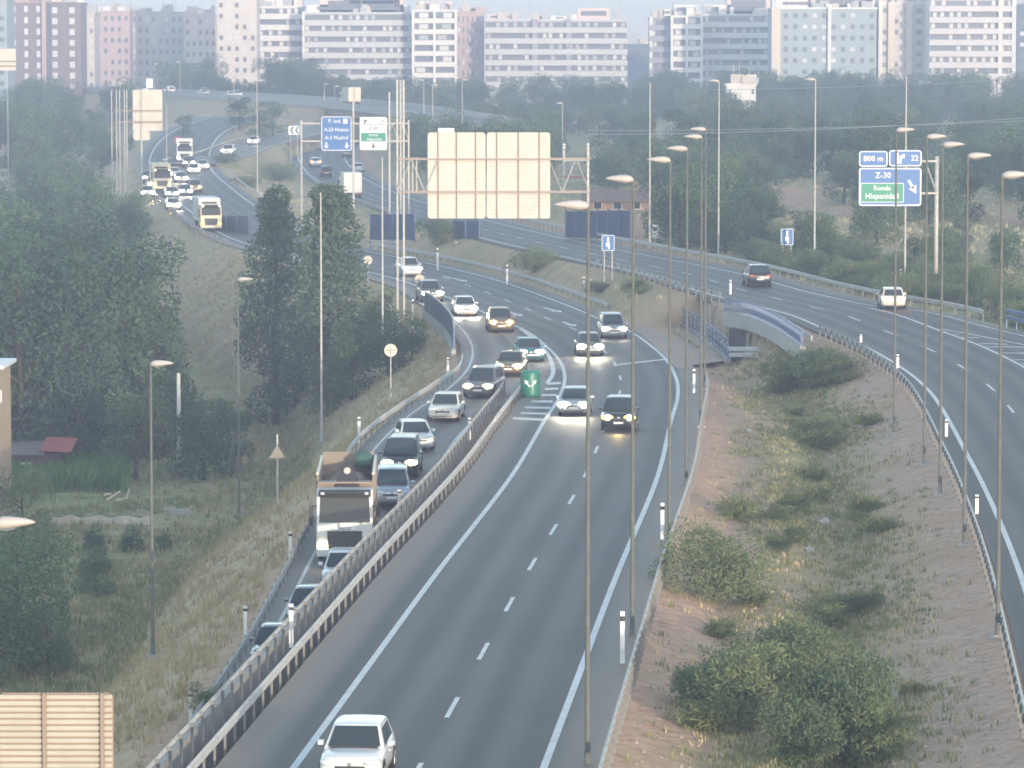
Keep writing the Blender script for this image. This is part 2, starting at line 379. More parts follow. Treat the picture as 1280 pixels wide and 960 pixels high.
    f2 = math_('ADD', sp.outputs[0], math_('MULTIPLY', math_('SUBTRACT', n3, .5), 1.6))
    f2 = math_('MULTIPLY', f2, math_('ADD', math_('MULTIPLY', n2, .9), .45))
    colr = mixc(f2, mixc(f1, dry, soilc), grn)
    # scattered stones
    vo = N('ShaderNodeTexVoronoi'); vo.inputs['Scale'].default_value = 3.0; L(tc.outputs['Object'], vo.inputs['Vector'])
    st = ramp(vo.outputs['Distance'], [(1, 1, 1), (0, 0, 0)], .10, .2)
    stf = math_('MULTIPLY', math_('MULTIPLY', st, sp.outputs[1]), ramp(noise(.9), [(0, 0, 0), (.8, .8, .8)], .5, .62))
    stc = N('ShaderNodeRGB'); stc.outputs[0].default_value = (.62, .52, .43, 1)
    colr = mixc(stf, colr, stc.outputs[0])
    L(colr, b.inputs['Base Color'])
    bp = N('ShaderNodeBump'); bp.inputs['Strength'].default_value = .9; bp.inputs['Distance'].default_value = .2; L(n2, bp.inputs['Height']); L(bp.outputs[0], b.inputs['Normal'])
    me.materials.append(m)
    tag(link('ground', me), kind='structure')
build_terrain()

# ------------------------------------------------------------------ asphalt
def asphalt(name, col, tint):
    m = bpy.data.materials.new(name); m.use_nodes = True; nt = m.node_tree; b = nt.nodes['Principled BSDF']
    b.inputs['Roughness'].default_value = .62; b.inputs['Specular IOR Level'].default_value = .4
    N = nt.nodes.new; L = nt.links.new; tc = N('ShaderNodeTexCoord')
    n = N('ShaderNodeTexNoise'); n.inputs['Scale'].default_value = 14; n.inputs['Detail'].default_value = 6; L(tc.outputs['Object'], n.inputs['Vector'])
    n2 = N('ShaderNodeTexNoise'); n2.inputs['Scale'].default_value = .12; n2.inputs['Detail'].default_value = 5; L(tc.outputs['Object'], n2.inputs['Vector'])
    uv = N('ShaderNodeUVMap'); uv.uv_map = 'lane'; sx = N('ShaderNodeSeparateXYZ'); L(uv.outputs[0], sx.inputs[0])
    w = N('ShaderNodeMath'); w.operation = 'SINE'; k = N('ShaderNodeMath'); k.operation = 'MULTIPLY'; k.inputs[1].default_value = 2 * math.pi / 1.75; L(sx.outputs[0], k.inputs[0]); L(k.outputs[0], w.inputs[0])
    # dust blown to the margins: uv.x is metres from the left line, uv.y metres along
    s1 = N('ShaderNodeMath'); s1.operation = 'MULTIPLY_ADD'; s1.inputs[1].default_value = .22; L(w.outputs[0], s1.inputs[0]); 
    s0 = N('ShaderNodeMath'); s0.operation = 'MULTIPLY_ADD'; s0.inputs[1].default_value = .75; s0.inputs[2].default_value = -.22; L(n.outputs[0], s0.inputs[0]); L(s0.outputs[0], s1.inputs[2])
    s2 = N('ShaderNodeMath'); s2.operation = 'MULTIPLY_ADD'; s2.inputs[1].default_value = .45; L(n2.outputs[0], s2.inputs[0]); L(s1.outputs[0], s2.inputs[2])
    cb = N('ShaderNodeMapping'); cb.inputs['Scale'].default_value = (1.6, .035, 1); L(uv.outputs[0], cb.inputs['Vector']); n4 = N('ShaderNodeTexNoise'); n4.inputs['Scale'].default_value = 1.0; n4.inputs['Detail'].default_value = 4; L(cb.outputs[0], n4.inputs['Vector'])
    s3 = N('ShaderNodeMath'); s3.operation = 'MULTIPLY_ADD'; s3.inputs[1].default_value = .5; L(n4.outputs[0], s3.inputs[0]); L(s2.outputs[0], s3.inputs[2]); s2 = s3
    r = N('ShaderNodeValToRGB'); e = r.color_ramp.elements; e[0].position = .38; e[1].position = .88
    e[0].color = (*[c * .62 for c in col], 1); e[1].color = (*[c * 1.45 for c in col], 1); L(s2.outputs[0], r.inputs[0])
    at = N('ShaderNodeVertexColor'); at.layer_name = 'dust'
    mx = N('ShaderNodeMix'); mx.data_type = 'RGBA'; mx.inputs[7].default_value = (*tint, 1); L(at.outputs[0], mx.inputs[0]); L(r.outputs[0], mx.inputs[6]); L(mx.outputs[2], b.inputs['Base Color'])
    return m
ASPH = asphalt('asphalt', (.072, .061, .0545), (.33, .26, .20))
ASPH2 = asphalt('worn_asphalt', (.165, .140, .122), (.33, .26, .20))
def road(name, ref, l, r, m, dz=0.0, dust=(.75, .7), thick=.28):
    """paved sheet with skirts; ref = painted left line, l and r = offsets (functions of Y) of its edges"""
    a = offset(ref, l, dz); b = offset(ref, r, dz); n = 14
    me_v = []; uvx = []; dcol = []
    S = arc(ref)
    for i, (p, q) in enumerate(zip(a, b)):
        lo, hi = l(ref[i].y), r(ref[i].y)
        me_v.append(tuple(p - Vector((0, 0, thick)))); uvx.append((lo, S[i])); dcol.append(1)
        for k in range(n + 1):
            t = k / n; x = lo + (hi - lo) * t; me_v.append(tuple(p.lerp(q, t))); uvx.append((x, S[i]))
            e = 0.0
            if x < -.9: e = max(e, dust[0] * min(1, (-.9 - x) / .9))
            m2 = hi - x
            if m2 < 1.4: e = max(e, dust[1] * min(1, (1.4 - m2) / 1.1))
            dcol.append(e)
        me_v.append(tuple(q - Vector((0, 0, thick)))); uvx.append((hi, S[i])); dcol.append(1)
    w = n + 3; fs = [(i * w + k, i * w + k + 1, (i + 1) * w + k + 1, (i + 1) * w + k) for i in range(len(a) - 1) for k in range(w - 1)]
    me = bpy.data.meshes.new(name); me.from_pydata(me_v, [], fs)
    uvl = me.uv_layers.new(name='lane'); vi = np.zeros(len(me.loops), int); me.loops.foreach_get('vertex_index', vi)
    uvl.data.foreach_set('uv', np.array(uvx, np.float32)[vi].reshape(-1))
    at = me.color_attributes.new('dust', 'FLOAT_COLOR', 'POINT'); d = np.array(dcol, np.float32); at.data.foreach_set('color', np.stack([d, d, d, np.ones_like(d)], -1).reshape(-1))
    me.materials.append(m); o = link(name, me); tag(o, kind='structure'); return o
road('motorway_road', main_le, lambda y: -2.2, lambda y: main_w(y) + 1.5, ASPH)
road('opposite_road', r_le, lambda y: -.9, lambda y: r_pave(y), ASPH)
road('exit_ramp_road', ramp_le, lambda y: -.3, lambda y: ramp_w(y), ASPH2, -.006, (0, .3))
road('link_road', d_c, lambda y: -4.0, lambda y: 4.0, ASPH2, -.004, (0, .2), 1.6)
road('overpass_road', o_c, lambda y: -6.0, lambda y: 6.0, ASPH2, -.004, (0, .2), 1.6)
# painted markings: each a sheet a few millimetres above the asphalt
mk = MB()
def line(path, off, w, dz=.006):
    strip(mk, offset(path, (lambda y: off(y) - w / 2) if callable(off) else off - w / 2, dz), offset(path, (lambda y: off(y) + w / 2) if callable(off) else off + w / 2, dz))
def dashes(path, off, w, first_y, L, sp, y1, dz=.006):
    c = offset(path, off, dz); S = arc(c); s = next(S[i] for i, p in enumerate(c) if p.y >= first_y)
    while s + L < S[-1]:
        p, d = at_s(c, S, s)
        if p.y > y1: break
        q, d2 = at_s(c, S, s + L); n = Vector((d.y, -d.x, 0)).normalized() * (w / 2); n2 = Vector((d2.y, -d2.x, 0)).normalized() * (w / 2)
        mk.add([p - n, p + n, q + n2, q - n2], [(0, 1, 2, 3)]); s += sp
line(cut(main_le, 40, 800), 0, .22); line(cut(main_le, 40, 800), main_w, .22)
dashes(main_le, lambda y: main_w(y) * .5 + (y > 310) * (min(y, 400) - 310) / 90 * .6, .15, 118.4 - 11.8 * 4, 3.9, 11.8, 420)
line(cut(r_le, 40, 760), 0, .22); line(cut(r_le, 40, 285), lambda y: 7.4, .2); line(cut(r_le, 283, 760), lambda y: r_pave(y) - 2.3, .2)
line(cut(r_le, 200, 290), lambda y: r_pave(y) - 1.2, .18)
dashes(r_le, 3.7, .15, 60.5, 3.9, 11.8, 760)
line(cut(ramp_le, 60, 330), .55, .15); line([p for p in ramp_le if 60 <= p.y <= 236], lambda y: ramp_w(y) - .5, .15)
line(d_c, -3.4, .15); line(d_c, 3.4, .15); line(o_c, -5, .15); line(o_c, 5, .15)
def pq(pts, z=.007, zf=None):
    mk.add([(on(x, y, zf, z) if zf else P(x, y, z)) for x, y in pts], [tuple(range(len(pts)))])
for x0, y0, x1, y1 in [(641, 524, 680, 526), (651, 517.5, 684, 518.5), (656, 510.5, 688, 511), (664, 503, 691, 503), (677, 495, 695.5, 495), (681, 487.5, 698, 487), (684, 481, 701, 480)]:
    pq([(x0, y0), (x1, y1), (x1, y1 - 2.6), (x0, y0 - 2.6)])
gi = spline([P(x, y, .006) for x, y in [(650, 411), (668, 424), (683, 440), (690, 455), (691, 467), (684, 479)]], 1); strip(mk, offset(gi, -.14), offset(gi, .14))
for (ax, ay, bx, by) in [(554, 345, 584, 352), (633, 389, 653, 395), (680, 384.5, 702, 390.5), (703, 402, 720, 408)]:      # lane-return arrows
    a = P(ax, ay, .007); b = P(bx, by, .007); d = (b - a).normalized(); n = Vector((d.y, -d.x, 0)); h = b - d * 2.4
    mk.add([a - n * .16, a + n * .16, h + n * .16, h - n * .16], [(0, 1, 2, 3)]); mk.add([h + n * .5, h - n * .5, b], [(0, 1, 2)])
for q in ([(767, 457), (838, 449), (838, 447.6), (767, 455.6)],): pq(q, .0085)
# gore of the far exit
for k in range(7):
    t = k / 6; y = 262 - 20 * t; c = [p for p in r_le if p.y <= y][-1]; i = r_le.index(c); n = normals(r_le)[i]; w = .3 + 4.2 * t
    a = c + n * 7.6 + Vector((0, 0, .007)); d = Vector((-n.y, n.x, 0)); mk.add([a, a + n * w - d * .8, a + n * w - d * .1, a + d * .6], [(0, 1, 2, 3)])
gl = [p for p in r_le if 150 <= p.y <= 266]; line(gl, lambda y: 7.6 + max(0, (266 - y) / 20 * 4.2) if y > 246 else 11.8, .2, .0075)
o = mk.build('road_markings', ROADPAINT); tag(o, kind='structure')

# ------------------------------------------------------------------ guardrails
PROF = [(0, .43), (.055, .47), (.06, .53), (.0, .58), (.06, .63), (.055, .69), (0, .74), (-.012, .74), (.045, .685), (.045, .635), (-.015, .58), (.045, .525), (.045, .475), (-.012, .43)]
def sweep(path, prof, flip=1):
    ns = normals(path); mb = MB(); mb.loft([[p + n * (flip * u) + Vector((0, 0, z)) for u, z in prof] for p, n in zip(path, ns)]); return mb
POSTME = None
def guardrail(path, label, side=1, sp=2.0, m=GALV, group=None, rails=(0,), post_h=.72, name='guardrail', stand=.07):
    """W-beam on posts; side=+1: traffic on the right of the path"""
    global POSTME
    base = path[0].copy(); loc = [p - base for p in path]
    t = thing(name, label, 'guardrail', base, 0, group)
    for dz in rails:
        sweep([p + Vector((0, 0, dz)) for p in loc], PROF, side).build('rail_beam', m, t)
    if POSTME is None: 
        mb = MB(); mb.box((0, 0, .08), (.075, .04, 1.24)); mb.box((.0, .0, .58), (.10, .06, .14)); POSTME = mb.mesh('post', POSTM)
    S = arc(loc); n = max(2, int(S[-1] / sp)); me = POSTME
    if m is not GALV: me = POSTME.copy(); me.materials[0] = m
    step = S[-1] / n
    idx = list(range(n + 1))
    rest = idx[100:]
    for k in idx[:100]:
        p, d = at_s(loc, S, k * step); nn = Vector((d.y, -d.x, 0))
        q = link('post', me, t, p - nn * (stand * side), math.atan2(d.y, d.x) - math.pi / 2)
    if rest:
        mb = MB()
        for k in rest:
            p, d = at_s(loc, S, k * step); nn = Vector((d.y, -d.x, 0)); c = p - nn * (stand * side); rz = math.atan2(d.y, d.x) - math.pi / 2
            mb.box(c + Vector((0, 0, .11)), (.09, .045, 1.24), rz)
        q = mb.build('post', POSTM, t); q['kind'] = 'stuff'
    return t
e1 = offset(cut(main_le, 88, 243), -2.35); guardrail(e1, 'long galvanised guardrail along the left edge of the motorway beside the solid line', 1, 2)
e2 = offset(cut(main_le, 88, 241), -3.45); guardrail(e2, 'galvanised guardrail facing the queued ramp, just behind the motorway edge rail', -1, 2)
gl2 = [on(x, y, zB, .72) for x, y in [(578, 441), (571, 458), (543, 477), (520, 492), (496, 507), (447, 545), (405, 618), (366, 689), (305, 800), (240, 896), (212, 945)]]
gl2 = spline([Vector((p.x, p.y, zB(p.y))) for p in gl2], 1.5); guardrail(gl2, 'rusty-looking guardrail on the outer left side of the queued exit ramp', -1, 2)
e3 = offset(cut(main_le, 88, 250), lambda y: main_w(y) + 1.75, -.04); guardrail(e3, 'galvanised guardrail between the motorway and the reddish median soil', -1, 1.6)
e6 = offset(cut(main_le, 315, 420), lambda y: main_w(y) + 1.9, -.02); guardrail(e6, 'guardrail on the far bend of the motorway, running behind the queued cars', -1, 3)
e4 = offset(cut(r_le, 88, 262), -1.25, -.03); guardrail(e4, 'guardrail along the median side of the right carriageway', 1, 1.8)
e4b = offset(cut(r_le, 292, 345), -1.25, -.03); guardrail(e4b, 'short guardrail by the verge of the right carriageway left of the overbridge', 1, 2.5)
e5 = offset(cut(r_le, 272, 470), lambda y: r_pave(y) + .35, -.02); guardrail(e5, 'long guardrail along the outer verge of the right carriageway below the wooded slope', -1, 3)
e7 = offset(cut(r_le, 215, 268), lambda y: r_pave(y) + .5, -.02); guardrail(e7, 'double blue-grey guardrail by the exit gore at the right edge', -1, 2, BLUERAIL, rails=(0, .45))
e8 = [p for p in offset(d_c, -4.4)]; guardrail(e8, 'pale guardrail on the outer edge of the rising link road', 1, 4)
e9 = offset(cut(main_le, 430, 560), -2.5); guardrail(e9, 'guardrail on the embankment edge beside the distant lorry queue', 1, 4)
e10 = offset(cut(main_le, 440, 600), lambda y: main_w(y) + 1.8); guardrail(e10, 'guardrail right of the distant lorry queue', -1, 4)
e11 = offset(cut(r_le, 480, 700), -1.3); guardrail(e11, 'guardrail on the near side of the far bend with the white lorry', 1, 4)
# ------------------------------------------------------------------ retaining wall, wing wall, overbridge
wl = cut(main_le, 88, 236); a = offset(wl, -3.8)
mb = MB(); ns = normals(a); mb.loft([[p + n * u + Vector((0, 0, z)) for u, z in ((-.22, -.05), (0, -.05), (0, zB(p.y) - .5 - .0), (-.22, zB(p.y) - .5))] for p, n in zip(a, ns)])
tag(mb.build('retaining_wall', CONC2), 'low concrete retaining wall between the sunken ramp and the motorway edge', 'wall')

def wing():
    pts = spline([P(x, y, 0) for x, y in [(541, 392), (553, 401), (566, 413), (576, 427), (579, 441)]], 1.0); base = pts[0].copy(); loc = [p - base - Vector((.5, 0, 0)) for p in pts]
    t = thing('bridge_wing_wall', 'curved pale concrete wall topped by dark blue panels beside the queued ramp', 'wall', base)
    ns = normals(loc)
    MBB = MB(); MBB.loft([[p + n * u + Vector((0, 0, z)) for u, z in ((0, -3.2), (.3, -3.2), (.3, .25), (0, .25))] for p, n in zip(loc, ns)]); MBB.build('concrete_wall', CONC, t)
    MBB = MB(); MBB.loft([[p + n * u + Vector((0, 0, z)) for u, z in ((.08, .25), (.14, .25), (.14, 1.75), (.08, 1.75))] for p, n in zip(loc, ns)]); MBB.build('screen_panel', BLUESCREEN, t)
    for k in range(0, len(loc), 3):
        q = MB(); q.box((0, 0, 1.0), (.12, .12, 1.6)); q.build('post', BLUERAIL, t, loc=loc[k] + ns[k] * .11)
    MBB = MB(); MBB.loft([[p + n * u + Vector((0, 0, z)) for u, z in ((.05, 1.75), (.17, 1.75), (.17, 1.84), (.05, 1.84))] for p, n in zip(loc, ns)]); MBB.build('top_rail', GALV, t)
wing()
def railing(pts, label, h=1.1, bars=(.25, .55, .85, 1.1), sp=2.0, infill=0, m=BLUERAIL, name='bridge_railing', wall=False):
    pts = spline(pts, .8); base = pts[0].copy(); loc = [p - base for p in pts]; t = thing(name, label, 'railing', base); ns = normals(loc)
    for z in bars:
        mb = MB(); mb.loft([[p + n * u + Vector((0, 0, z + w)) for u, w in ((-.04, -.045), (.04, -.045), (.04, .045), (-.04, .045))] for p, n in zip(loc, ns)]); mb.build('rail', m, t)
    S = arc(loc); n = max(2, int(S[-1] / sp)); q = MB(); q.box((0, 0, h / 2), (.1, .1, h)); me = q.mesh('post', m)
    for k in range(n + 1):
        p, d = at_s(loc, S, S[-1] * k / n); link('post', me, t, p, math.atan2(d.y, d.x))
    if wall:
        mb = MB(); mb.loft([[p + n * u + Vector((0, 0, z)) for u, z in ((-.2, -6), (.2, -6), (.2, .06), (-.2, .06))] for p, n in zip(loc, ns)]); mb.build('edge_wall', CONC, t)
    if infill:
        mb = MB(); k = 0.0
        while k < S[-1]:
            p, d = at_s(loc, S, k); mb.box(p + Vector((0, 0, h / 2 - .05)), (.03, .03, h - .2), math.atan2(d.y, d.x)); k += infill
        mb.build('grille', m, t)
    return t
railing([P(x, y, .0) for x, y in [(815, 392), (838, 399), (862, 411), (886, 428), (910, 449)]], 'blue three-bar railing curving down beside the tan verge of the motorway', 1.3, (.3, .65, 1.0, 1.3), 2.5, wall=True)
vp = [P(x, y, .012) for x, y in [(752, 393), (790, 404), (814, 396), (838, 402), (862, 414), (886, 431), (906, 451), (868, 456), (850, 462), (843, 458), (832, 445), (815, 429), (795, 414)]]
mb = MB(); mb.add(vp, [tuple(range(len(vp)))]); tag(mb.build('verge_pavement', mat('tan_pavement', (.40, .30, .225), .9, 0, .1, .8)), kind='structure')
# overbridge of the right carriageway
def bridge():
    zd = 2.3
    pts = spline([P(x, y, zd) for x, y in [(903, 392), (930, 397), (958, 408), (985, 425), (1000, 436)]], 1.0); base = pts[0].copy(); loc = [p - base for p in pts]; ns = normals(loc)
    t = thing('road_overbridge', 'pale concrete bridge edge over the dark underpass with a blue grille on top', 'bridge', base)
    mb = MB(); mb.loft([[p + n * u + Vector((0, 0, z)) for u, z in ((-.35, -.8), (.0, -.8), (.0, .12), (-.35, .12))] for p, n in zip(loc, ns)]); mb.build('deck_edge', CONC, t)
    mb = MB(); mb.loft([[p + n * u + Vector((0, 0, z)) for u, z in ((-.9, -8), (-.5, -8), (-.5, -1.0), (-.9, -1.0))] for p, n in zip(loc, ns)]); mb.build('abutment', mat('shade_dark_concrete', (.10, .10, .10), .9, 0, .2, 1), t)  # abutment concrete coloured dark to stand in for shade under the deck
    lo = [-1 * ns[0] * .0 + loc[0], loc[-1]]
    zs = (.35, 1.05)
    for z in zs:
        mb = MB(); mb.loft([[p + n * u + Vector((0, 0, z + w)) for u, w in ((-.2, -.04), (-.12, -.04), (-.12, .04), (-.2, .04))] for p, n in zip(loc, ns)]); mb.build('rail', BLUERAIL, t)
    S = arc(loc); mb = MB(); k = 0.0
    while k < S[-1]:
        p, d = at_s(loc, S, k); n = Vector((d.y, -d.x, 0)); mb.box(p - n * .16 + Vector((0, 0, .6)), (.07, .05, 1.0), math.atan2(d.y, d.x)); k += .34
    mb.build('grille', BLUERAIL, t)
    mb = MB(); mb.loft([[p + n * u + Vector((0, 0, z)) for u, z in ((-.75, .5), (-.68, .5), (-.68, .8), (-.75, .8))] for p, n in zip(loc, ns)]); mb.build('rail_beam', GALV, t)
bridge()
ur = [P(909, 448, -.2), P(930, 448, -.2), P(955, 448, -.2), P(977, 447, -.2)]; guardrail(spline(ur, .6), 'short white double rail in front of the dark underpass opening', 1, 2.2, WHITE, rails=(-.35, .05))
# dark blue screens on the bridges behind the gantry
def screen(x0, y0, x1, y1, h, Y0, Y1, label, n=4):
    a = PY(x0, y1, Y0); b = PY(x1, y1 if isinstance(y1, (int, float)) else y1, Y1); base = a.copy(); t = thing('screen_panel_fence', label, 'screen', base)
    d = (b - a); L = d.length; rz = math.atan2(d.y, d.x)
    for k in range(n):
        q = MB(); q.box((0, 0, h / 2 + .35), (L / n - .05, .08, h)); q.build('panel', BLUESCREEN, t, loc=d * ((k + .5) / n)).rotation_euler = (0, 0, rz)
    for k in range(n + 1):
        q = MB(); q.box((0, -.09, h / 2), (.14, .1, h + 1.2)); q.build('post', BLUERAIL, t, loc=d * (k / n)).rotation_euler = (0, 0, rz)
    for z in (.15, -.25):
        q = MB(); q.box((0, -.17, z), (L, .06, .2)); q.build('rail', GALV, t, loc=d * .5).rotation_euler = (0, 0, rz)
    return t
screen(464, 265, 519, 304, 2.7, 425, 418, 'dark blue screen fence between the two roads left of the sign gantry')
screen(566, 275, 600, 311, 2.5, 408, 402, 'small blue screen panel below the gantry sign backs', 2)
screen(708, 262, 788, 302, 2.7, 402, 394, 'long dark blue screen fence along the far verge in front of the house', 6)
screen(270, 270, 312, 302, 2.6, 466, 455, 'blue screen fence on the embankment bridge beside the yellow lorry', 3)

# ------------------------------------------------------------------ street lamps
HEADME = {}
def lamp_head_mesh(s=1.0):
    mb = MB(); rings = []
    for u, w, h, z in [(-.10, .07, .05, .0), (.0, .16, .13, .02), (.2, .20, .17, .03), (.45, .19, .15, .045), (.75, .14, .10, .055), (.95, .07, .05, .05), (1.02, .02, .015, .045)]:
        rings.append([(u * s, w * math.cos(t) * s, (z + h * math.sin(t)) * s) for t in [2 * math.pi * k / 14 for k in range(14)]])
    mb.loft(rings); return mb
def street_lamp(base, h, dx, label, group='tall street lamps along the roads', r=.067, hs=.85, head=True, m=POLE):
    t = thing('street_lamp', label, 'street lamp', base, 0 if dx > 0 else math.pi, group)
    mb = MB(); n = 8
    for k in range(n): mb.tube((0, 0, h * k / n - (.3 if k == 0 else 0)), (0, 0, h * (k + 1) / n), r * (1.25 - .6 * k / n), r * (1.25 - .6 * (k + 1) / n), 10, False)
    mb.tube((0, 0, -.3), (0, 0, .5), r * 1.5, r * 1.45, 10); mb.build('pole', m, t, True)
    q = MB(); q.box((0, 0, .03), (.55, .55, .2)); q.build('base_plate', CONC2, t)
    if head:
        q = MB(); q.tube((-.02, 0, h - .15), (.16, 0, h + .02), .05, .045, 8); q.build('arm', m, t)
        if hs not in HEADME:
            HEADME[hs] = (lamp_head_mesh(hs).mesh('luminaire', HEADM, True),)
            q = MB(); q.loft([[(u * hs, w * math.cos(a) * hs, (z) * hs) for a in [2 * math.pi * k / 12 for k in range(12)]] for u, w, z in [(.12, .10, -.145), (.32, .13, -.15), (.5, .09, -.115)]], True); HEADME[hs] += (q.mesh('lens', LENS, True),)
        hd = link('luminaire', HEADME[hs][0], t, (.08, 0, h)); link('lens', HEADME[hs][1], hd)
    return t
def lamp_at(px, hy, h, dx, label, zf=None, **k):
    """lamp whose head shows at photo row hy"""
    z = 0.0
    for _ in range(40):
        Y = (CH - h - z) * F / (hy - 80.0); p = PY(px, 500, Y); z = .75 * z + .25 * (gz(p.x, Y) if zf is None else zf(Y))
    return street_lamp(Vector((p.x, Y, z)), h, dx, label, **k)
K = dict(hs=.86)
for px, hy, lb in [(735, 257, 'tallest street lamp in the frame, its pole rising over the motorway lanes'), (791, 224, 'street lamp by the median guardrail with its head just right of the big sign backs'),
                   (837, 200, 'street lamp on the motorway verge beside the white right-hand edge line'), (858, 186, 'slim street lamp at the median end of the motorway guardrail, second from the bridge'),
                   (876, 171, 'street lamp on the median next to the blue railing, head just below another'), (881, 161.5, 'farthest lamp of the motorway median row, its head the highest of the row')]:
    lamp_at(px, hy, 15.9, -1, lb, **K)
for px, hy, lb in [(1250, 219, 'street lamp at the right edge with the lowest head of its row'), (1207, 195, 'street lamp beside the right carriageway with its base at the reddish bank'),
                   (1176, 181, 'street lamp right of the blue exit sign, paired with a higher head'), (1156, 171, 'slim street lamp directly right of the blue exit sign'), (1118, 162.5, 'street lamp whose pole crosses in front of the blue exit sign')]:
    lamp_at(px, hy, 15.9, 1, lb, **K)
for px, by, ty, lb, hd in [(812, 311, 104, 'pale lamp pole beyond the right road beside the white roadside cabinet', False), (898, 321, 102, 'pale street lamp on the far verge near the middle of the right road', True),
                       (1018, 334, 100, 'pale street lamp on the far verge right of the small blue sign', True), (1131, 353, 96, 'pale street lamp pole rising behind the blue exit sign', False)]:
    p = on(px, by, zR); s = F / p.y; street_lamp(p, (by - ty) / s, -1, lb, r=.075, head=hd, m=GALV)
for px, Y, hy, h, lb in [(187, 168, 455, 15.9, 'street lamp standing at the foot of the ramp embankment, low on the left'), (297, 258, 349, None, 'street lamp half way along the grassy embankment'), ]:
    z = gz((px - 640) * Y / F, Y); hh = CH - (hy - 80) * Y / F - z; street_lamp(Vector(((px - 640) * Y / F, Y, z)), hh, 1, lb, **K)
for px, ty, Y, lb, dx, hd in [(401, 240, 282, 'bare tall pole in front of the dark conifers', 1, False), (322, 101, 560, 'distant street lamp beside the small white cars on the link road', 1, True),
                        (478, 196, 300, 'slim pole left of the round sign back', 1, False), (578, 100, 640, 'distant lamp pole above the gantry sign backs', 1, True), (703, 129, 610, 'distant street lamp right of the gantry sign backs', -1, True),
                        (226, 78, 930, 'distant street lamp rising beside the overpass road', -1, True), (530, 100, 690, 'distant pole left of the first sign back top', -1, True), (541, 106, 680, 'distant pole right beside another pole above the sign gantry', 1, True),
                        (194, 80, 960, 'thin far lamp pole left of the overpass', 1, True), (293, 96, 900, 'thin far lamp pole at the right end of the overpass cars', 1, True), (406, 105, 800, 'thin far pole on the overpass edge', 1, True), (350, 62, 950, 'tall thin far pole beside the trees in front of the white tower', 1, True),
                        (209, 130, 600, 'grey pole standing among the far lorries', 1, False), (419, 108, 780, 'thin far pole above the blue town sign', 1, True)]:
    x = (px - 640) * Y / F; z = gz(x, Y); h = CH - (ty - 80) * Y / F - z; street_lamp(Vector((x, Y, z)), h, dx, lb, r=.075, hs=.9, head=hd, m=GALV)
# close lamp head entering at the left edge
p = PY(-10, 655, 92); street_lamp(Vector((p.x, 92, gz(p.x, 92))), p.z - gz(p.x, 92), 1, 'lamp head poking into the frame at the left edge above the bushes', hs=.9)
# telegraph pole with white side
p = G(224, 597); t = thing('utility_pole', 'white-sided wooden utility pole standing in the garden', 'utility pole', p)
q = MB(); q.tube((0, 0, -.3), (0, 0, 132 * p.y / F), .17, .13, 10); q.build('shaft', WOODPOLE, t, True); q = MB(); q.tube((0, 0, 132 * p.y / F), (0, 0, 132 * p.y / F + .12), .15, .10, 10); q.build('cap', DARK, t, True)

# ------------------------------------------------------------------ signs
def rounded(w, h, r, n=5):
    out = []
    for cx, cz, a0 in ((w / 2 - r, h / 2 - r, 0), (-w / 2 + r, h / 2 - r, 90), (-w / 2 + r, -h / 2 + r, 180), (w / 2 - r, -h / 2 + r, 270)):
        for k in range(n + 1):
            a = R(a0 + 90 * k / n); out.append((cx + r * math.cos(a), cz + r * math.sin(a)))
    return out
def plate(w, h, r, y0, y1, cx=0, cz=0):
    mb = MB(); ol = rounded(w, h, min(r, w / 2 - .01, h / 2 - .01)); mb.loft([[(x + cx, y0, z + cz) for x, z in ol], [(x + cx, y1, z + cz) for x, z in ol]]); return mb
def frame(w, h, r, b, y0, y1, cx=0, cz=0):
    mb = MB(); o = rounded(w, h, r); i = rounded(w - 2 * b, h - 2 * b, max(.02, r - b)); n = len(o); vs = []
    for y in (y0, y1):
        vs += [(x + cx, y, z + cz) for x, z in o] + [(x + cx, y, z + cz) for x, z in i]
    fs = []
    for k in range(n):
        j = (k + 1) % n
        fs += [(k, j, n + j, n + k), (2 * n + k, 3 * n + k, 3 * n + j, 2 * n + j), (k, 2 * n + k, 2 * n + j, j), (n + k, n + j, 3 * n + j, 3 * n + k)]
    mb.add(vs, fs); return mb
def text(s, size, m, parent, x, y, z, name='lettering', ext=.004, align='CENTER', sx=1.0):
    cu = bpy.data.curves.new('t', 'FONT'); cu.body = s; cu.size = size; cu.align_x = align; cu.align_y = 'CENTER'; cu.extrude = ext; cu.resolution_u = 2; cu.offset = size * .012
    ob = bpy.data.objects.new('t', cu); COL.objects.link(ob); dg = bpy.context.evaluated_depsgraph_get(); me = bpy.data.meshes.new_from_object(ob.evaluated_get(dg))
    bpy.data.objects.remove(ob); bpy.data.curves.remove(cu)
    for v in me.vertices: v.co = Vector((v.co.x * sx, -v.co.z, v.co.y))
    me.materials.clear(); me.materials.append(m); me.name = name
    return link(name, me, parent, (x, y, z))
def arrow(mb, cx, cz, L, w, ang, y):
    c, s = math.cos(ang), math.sin(ang); rot = lambda u, v: (cx + u * c - v * s, cz + u * s + v * c)
    for poly in ([(-L / 2, -w / 2), (L * .1, -w / 2), (L * .1, w / 2), (-L / 2, w / 2)], [(L * .0, -w * 1.5), (L / 2, 0), (L * .0, w * 1.5)]):
        pts = [rot(u, v) for u, v in poly]; mb.loft([[(x, y, z) for x, z in pts], [(x, y - .006, z) for x, z in pts]])

